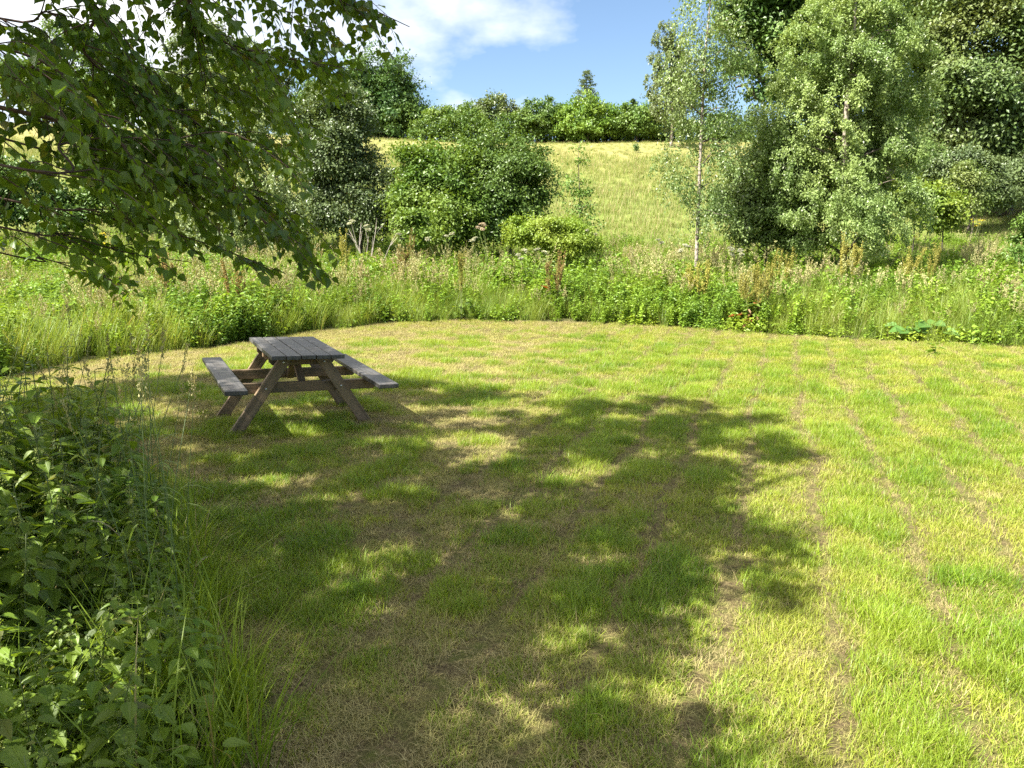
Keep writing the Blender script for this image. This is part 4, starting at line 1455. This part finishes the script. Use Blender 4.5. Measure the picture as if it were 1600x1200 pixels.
idx = np.where(core, idx, rg.integers(0, 4, len(x)))
s = np.where(core, rg.uniform(.7, 1.15, len(x)), rg.uniform(.5, 1.15, len(x)))
rot = np.stack([rg.uniform(-.15, .15, len(x)), rg.uniform(-.15, .15, len(x)), rg.uniform(0, 6.28, len(x))], -1)
scatter('verge_undergrowth', np.stack([x, y, height(x, y) - .01], -1), rot, s, idx, protos, label='long grass and low leaves growing between the nettles', cat='undergrowth')

# ------------------------------------------------------------------ the birch whose boughs hang into the picture
M_NEAR = leafmat('overhanging_birch_leaf', (.07, .14, .016), (.14, .22, .025), (.15, .23, .022), trans=.5, rough=.36, spec=.5, nscale=1.5, dead=(.22, .22, .04), dead_amt=.03, tint=(1.35, 1.25, .45))
TB = np.array([-4.6, .8, 0.0])
TB[2] = float(height(TB[0], TB[1])) - .05
tree = thing('overhanging_birch', 'near birch whose leafy boughs hang into the upper left of the view', 'tree', TB, 0, 'birches')
rng = np.random.default_rng(601)
gt = Geo()
TP = spline([[0, 0, 0], [.05, .1, 2.0], [.1, .2, 4.2], [.35, .5, 6.6], [.5, .7, 9.0]], 22)
rr = np.linspace(.15, .03, 22)
rr[0] = .2
tube(gt, TP, rr, 12)
gt.build('trunk', BARK_BIRCH, tree, smooth=True)

HANG = [(-300, -600), (640, -600), (655, 50), (640, 62), (600, 75), (580, 150), (535, 172), (505, 250), (500, 300), (455, 305), (470, 350), (515, 395), (532, 468), (500, 470), (440, 440), (330, 400), (245, 420), (238, 452), (120, 472), (40, 486), (-300, 486)]


def allowed(P, jx=0.0, jy=0.0):
    px, py, ok = project(P)
    px, py = px + jx, py + jy
    infr = ok & (px > -25) & (px < 1625) & (py > -25) & (py < 1225)
    return ~infr | inside(HANG, px, py)


BOUGHS = [
    (2.5, [(0, 168, 2.6), (100, 195, 2.8), (250, 250, 3.0), (400, 335, 3.2), (505, 445, 3.3)], .016, 26),
    (3.0, [(60, -60, 2.7), (130, 80, 2.9), (200, 140, 3.1), (300, 190, 3.3), (420, 245, 3.5), (490, 285, 3.6)], .014, 28),
    (3.3, [(200, -80, 3.0), (300, 40, 3.2), (420, 85, 3.4), (565, 110, 3.6)], .013, 26),
    (3.5, [(380, -130, 3.1), (480, -25, 3.3), (560, 5, 3.4), (640, 42, 3.5)], .011, 16),
    (2.2, [(0, 395, 3.2), (60, 402, 3.3), (140, 425, 3.5), (215, 440, 3.6)], .009, 13),
    (2.45, [(20, 262, 2.4), (95, 225, 2.6), (200, 215, 2.8), (330, 225, 3.0)], .010, 18),
    (2.35, [(0, 310, 2.9), (150, 330, 3.0), (320, 380, 3.2), (440, 425, 3.3)], .012, 22),
    (2.9, [(-40, 60, 2.4), (60, 110, 2.5), (160, 200, 2.7), (240, 300, 2.9)], .011, 18),
    (3.1, [(-60, 10, 3.0), (80, 20, 3.1), (180, 90, 3.3), (290, 120, 3.5), (400, 180, 3.7)], .011, 22),
    (2.7, [(0, 215, 3.1), (150, 240, 3.2), (300, 270, 3.4), (420, 320, 3.6), (490, 400, 3.7)], .011, 22),
    (3.6, [(150, -200, 3.2), (330, -60, 3.5), (450, 20, 3.8), (540, 110, 3.9)], .011, 22),
    (2.4, [(-20, 350, 2.7), (90, 365, 2.9), (200, 395, 3.1), (300, 410, 3.2)], .009, 14),
    (3.3, [(60, -150, 2.9), (200, -30, 3.4), (330, 60, 3.8), (440, 170, 4.0), (480, 240, 4.1)], .012, 24),
]
for bi, (z0, pts, r0, ntw) in enumerate(BOUGHS):
    W_ = [at(*p) - TB for p in pts]
    j = int(np.argmin(np.abs(TP[:, 2] - (z0 + TB[2]))))
    st = TP[j]
    e0 = W_[0]
    mid = (st * .5 + e0 * .5) + np.array([0, 0, .18])
    P = spline([st, mid] + W_, 40)
    gb, gl = Geo(), Geo()
    tube(gb, P, np.geomspace(r0 * (1.1 if bi == 0 else .75), .0018, 40), 6)
    tw = []
    for k in range(int(ntw * (.75 if bi in (4, 6, 12) else 1.25 if bi in (1, 2, 3, 8, 9, 11) else 1.05))):
        u = rng.uniform(.30, 1.0) * 39
        i = min(int(u), 38)
        s = P[i]
        d = unit(P[i + 1] - P[i])
        side = unit(np.cross(d, [0, 0, 1.0])) * rng.choice([-1, 1])
        v = unit(d * .75 + side * rng.uniform(.2, 1.1) + np.array([0, 0, rng.uniform(-.55, .45)]))
        L = rng.uniform(.25, .62) * (1.15 - .45 * u / 39)
        q = [s, s + v * L * .5 + [0, 0, -.02], s + v * L + [0, 0, -.10 - .5 * L * L]]
        tw.append(spline(q, 12))
    tw.append(P[int(39 * .72):])
    for Q in tw:
        jx, jy = rng.normal(0, 24, 2)
        keep = allowed(Q[len(Q) // 2:] + TB, jx, jy)
        if not keep.all():
            Q = Q[:max(4, int(len(Q) * .6))]
            if not allowed(Q + TB, jx, jy).all():
                continue
        tube(gb, Q, np.linspace(.0026, .001, len(Q)), 4)
        ln = np.linalg.norm(np.diff(Q, axis=0), axis=1).sum()
        n = max(4, int(ln / .018))
        u = np.linspace(.08, 1, n) * (len(Q) - 1.001)
        ii = u.astype(int)
        C = Q[ii] + (Q[ii + 1] - Q[ii]) * (u - ii)[:, None]
        T = unit(Q[ii + 1] - Q[ii])
        sd = unit(np.cross(T, [0, 0, 1.0])) * np.where(np.arange(n) % 2, 1, -1)[:, None]
        D = unit(T * .5 + sd * .8 + np.array([0, 0, -.55]) + rng.normal(0, .35, (n, 3)))
        E = C + D * rng.uniform(.012, .028, n)[:, None]
        ok = allowed(E + D * .05 + TB, jx, jy) & (rng.uniform(0, 1, n) < .9)
        C, D, E = C[ok], D[ok], E[ok]
        n = len(E)
        if n == 0:
            continue
        for c_, e_ in zip(C, E):
            tube(gb, [c_, e_], [.0009, .0007], 3)
        Nn = unit(rng.normal(0, .5, (n, 3)) + np.array([0, 0, .9]))
        S = rng.uniform(.028, .056, n)
        stamp(gl, *BIRCH, E, D, Nn, S, rng.uniform(0, 1, n), wid=S * rng.uniform(.9, 1.08, n))
    bo = gb.build('bough', BARK_TWIG, tree, smooth=True)
    gl.build('foliage', M_NEAR, bo)

# the crown above, out of the picture: it throws the dappled shade
SHADE_PX = [(-500, 1300), (-500, 700), (0, 640), (180, 610), (330, 588), (480, 600), (560, 592), (640, 603), (760, 618), (830, 642), (930, 640), (1010, 625), (1100, 624), (1170, 655), (1215, 686), (1192, 722), (1180, 735), (1140, 760), (1170, 800),
            (1200, 832), (1180, 868), (1150, 900), (1170, 930), (1090, 910), (1000, 940), (950, 1000), (985, 1070), (1010, 1130), (1050, 1200), (1060, 1400), (0, 1400)]
LIT_PX = [(745, 690, 95, 16), (1180, 772, 60, 26), (905, 735, 30, 14), (640, 640, 40, 10), (520, 890, 40, 16), (960, 880, 40, 26), (700, 880, 24, 10), (240, 640, 60, 14), (430, 1130, 40, 30), (720, 1010, 40, 16), (330, 905, 30, 12), (860, 860, 20, 14), (330, 870, 50, 14), (560, 905, 60, 18), (690, 900, 40, 14), (520, 1010, 50, 22), (360, 1010, 40, 18), (430, 1130, 50, 34), (600, 1120, 50, 28), (760, 1080, 50, 22), (740, 780, 30, 10), (480, 760, 40, 9), (300, 700, 40, 9), (620, 830, 26, 8)]
SG = [tuple(flat(*p)) for p in SHADE_PX]
rng = np.random.default_rng(602)
C = []
gtw = Geo()
tries = 0
dap = [(rng.uniform(-4, 3.4), rng.uniform(1.6, 9), rng.uniform(.07, .22)) for k in range(210)]
ct, st_ = math.cos(.47), math.sin(.47)
TLIT = [(-2.14 + a * ct - b * st_, 7.45 + a * st_ + b * ct, c, r) for a, b, c, r in ((-.42, -.44, .32, .26), (-.48, .4, .5, .26), (.62, -.4, .42, .16), (-.45, .36, .40, .18))]
G_ = np.zeros((0, 2))
while len(C) < 1900 and tries < 90000:
    tries += 1
    x, y = rng.uniform(-5.5, 3.6), rng.uniform(.8, 10.2)
    if not inside(SG, x + rng.normal(0, .16), y + rng.normal(0, .16)):
        continue
    px, py, ok = project(np.array([[x, y, 0.0]]))
    if ok[0] and any(((px[0] - a) / c) ** 2 + ((py[0] - b) / d) ** 2 < 1 for a, b, c, d in LIT_PX):
        continue
    if any((x - a) ** 2 + (y - b) ** 2 < (r * (.75 + .09 * y)) ** 2 for a, b, r in dap):
        continue
    if inside(NP, x + .2, y) and rng.uniform() < .7:
        continue
    if len(G_) and (((G_ - [x, y]) ** 2).sum(1) < .10 ** 2).any():
        continue
    for q in range(12):
        h = rng.uniform(2.9, 7.2)
        P = np.array([x, y, 0]) + SUN / SUN[2] * h
        p2x, p2y, ok2 = project(P[None])
        hid = (not ok2[0]) or p2x[0] < -140 or p2x[0] > 1740 or p2y[0] < -150
        if hid and any(np.hypot(*((P - SUN / SUN[2] * (P[2] - c))[:2] - [a, b])) < r for a, b, c, r in TLIT):
            hid = False
        if hid:
            C.append(P)
            G_ = np.vstack([G_, [x, y]])
            break
for k in range(18):
    P = at(rng.uniform(-60, 600), rng.uniform(-150, 430), rng.uniform(2.5, 3.8)) + SUN * rng.uniform(1.4, 4.5)
    p2x, p2y, ok2 = project(P[None])
    if (not ok2[0]) or p2x[0] < -140 or p2x[0] > 1740 or p2y[0] < -150:
        C.append(P)
C = np.array(C)
g = Geo()
nl = 52
K = len(C)
rad = rng.uniform(.12, .24, K)
off = rng.normal(0, .5, (K, nl, 3)) * rad[:, None, None] * np.array([1, 1, .7])
Pl = (C[:, None] + off).reshape(-1, 3)
ok = allowed(Pl)
px, py, fr = project(Pl)
ok &= ~(fr & (px > -30) & (px < 1630) & (py > -30) & (py < 1230))
gp = (Pl - SUN / SUN[2] * (Pl[:, 2:3] - .75))[:, :2]
ok &= ~(inside(NP, gp[:, 0] + .55, gp[:, 1]) & (rng.uniform(0, 1, len(Pl)) < .35 + .6 * (vnoise(gp[:, 0], gp[:, 1], .45, 77) > .4)))
Pl = Pl[ok] - TB
n = len(Pl)
S = rng.uniform(.045, .075, n)
stamp(g, *DIAMOND, Pl, unit(rng.normal(0, 1, (n, 3)) + [0, 0, -.5]), unit(rng.normal(0, .6, (n, 3)) + [0, 0, .8]), S * 1.3, rng.uniform(0, 1, n), wid=S * 1.6)
g.build('crown', M_NEAR, tree)
for k in range(30):
    c = C[rng.integers(0, K)] - TB
    j = int(np.clip(np.argmin(np.abs(TP[:, 2] - (c[2] - .4 * np.linalg.norm(c[:2])))), 5, 20))
    L = spline([TP[j], (TP[j] + c) / 2 + [0, 0, .35], c], 12)
    if not allowed(L + TB).all():
        continue
    pxx, pyy, frr = project(L + TB)
    if (frr & (pxx > -20) & (pxx < 1620) & (pyy > -20) & (pyy < 1220)).any():
        continue
    tube(gtw, L, np.linspace(rr[j] * .26, .005, 12), 6)
gtw.build('limb', BARK_BIRCH, tree, smooth=True)
print('shade clumps', K, 'leaves', n)
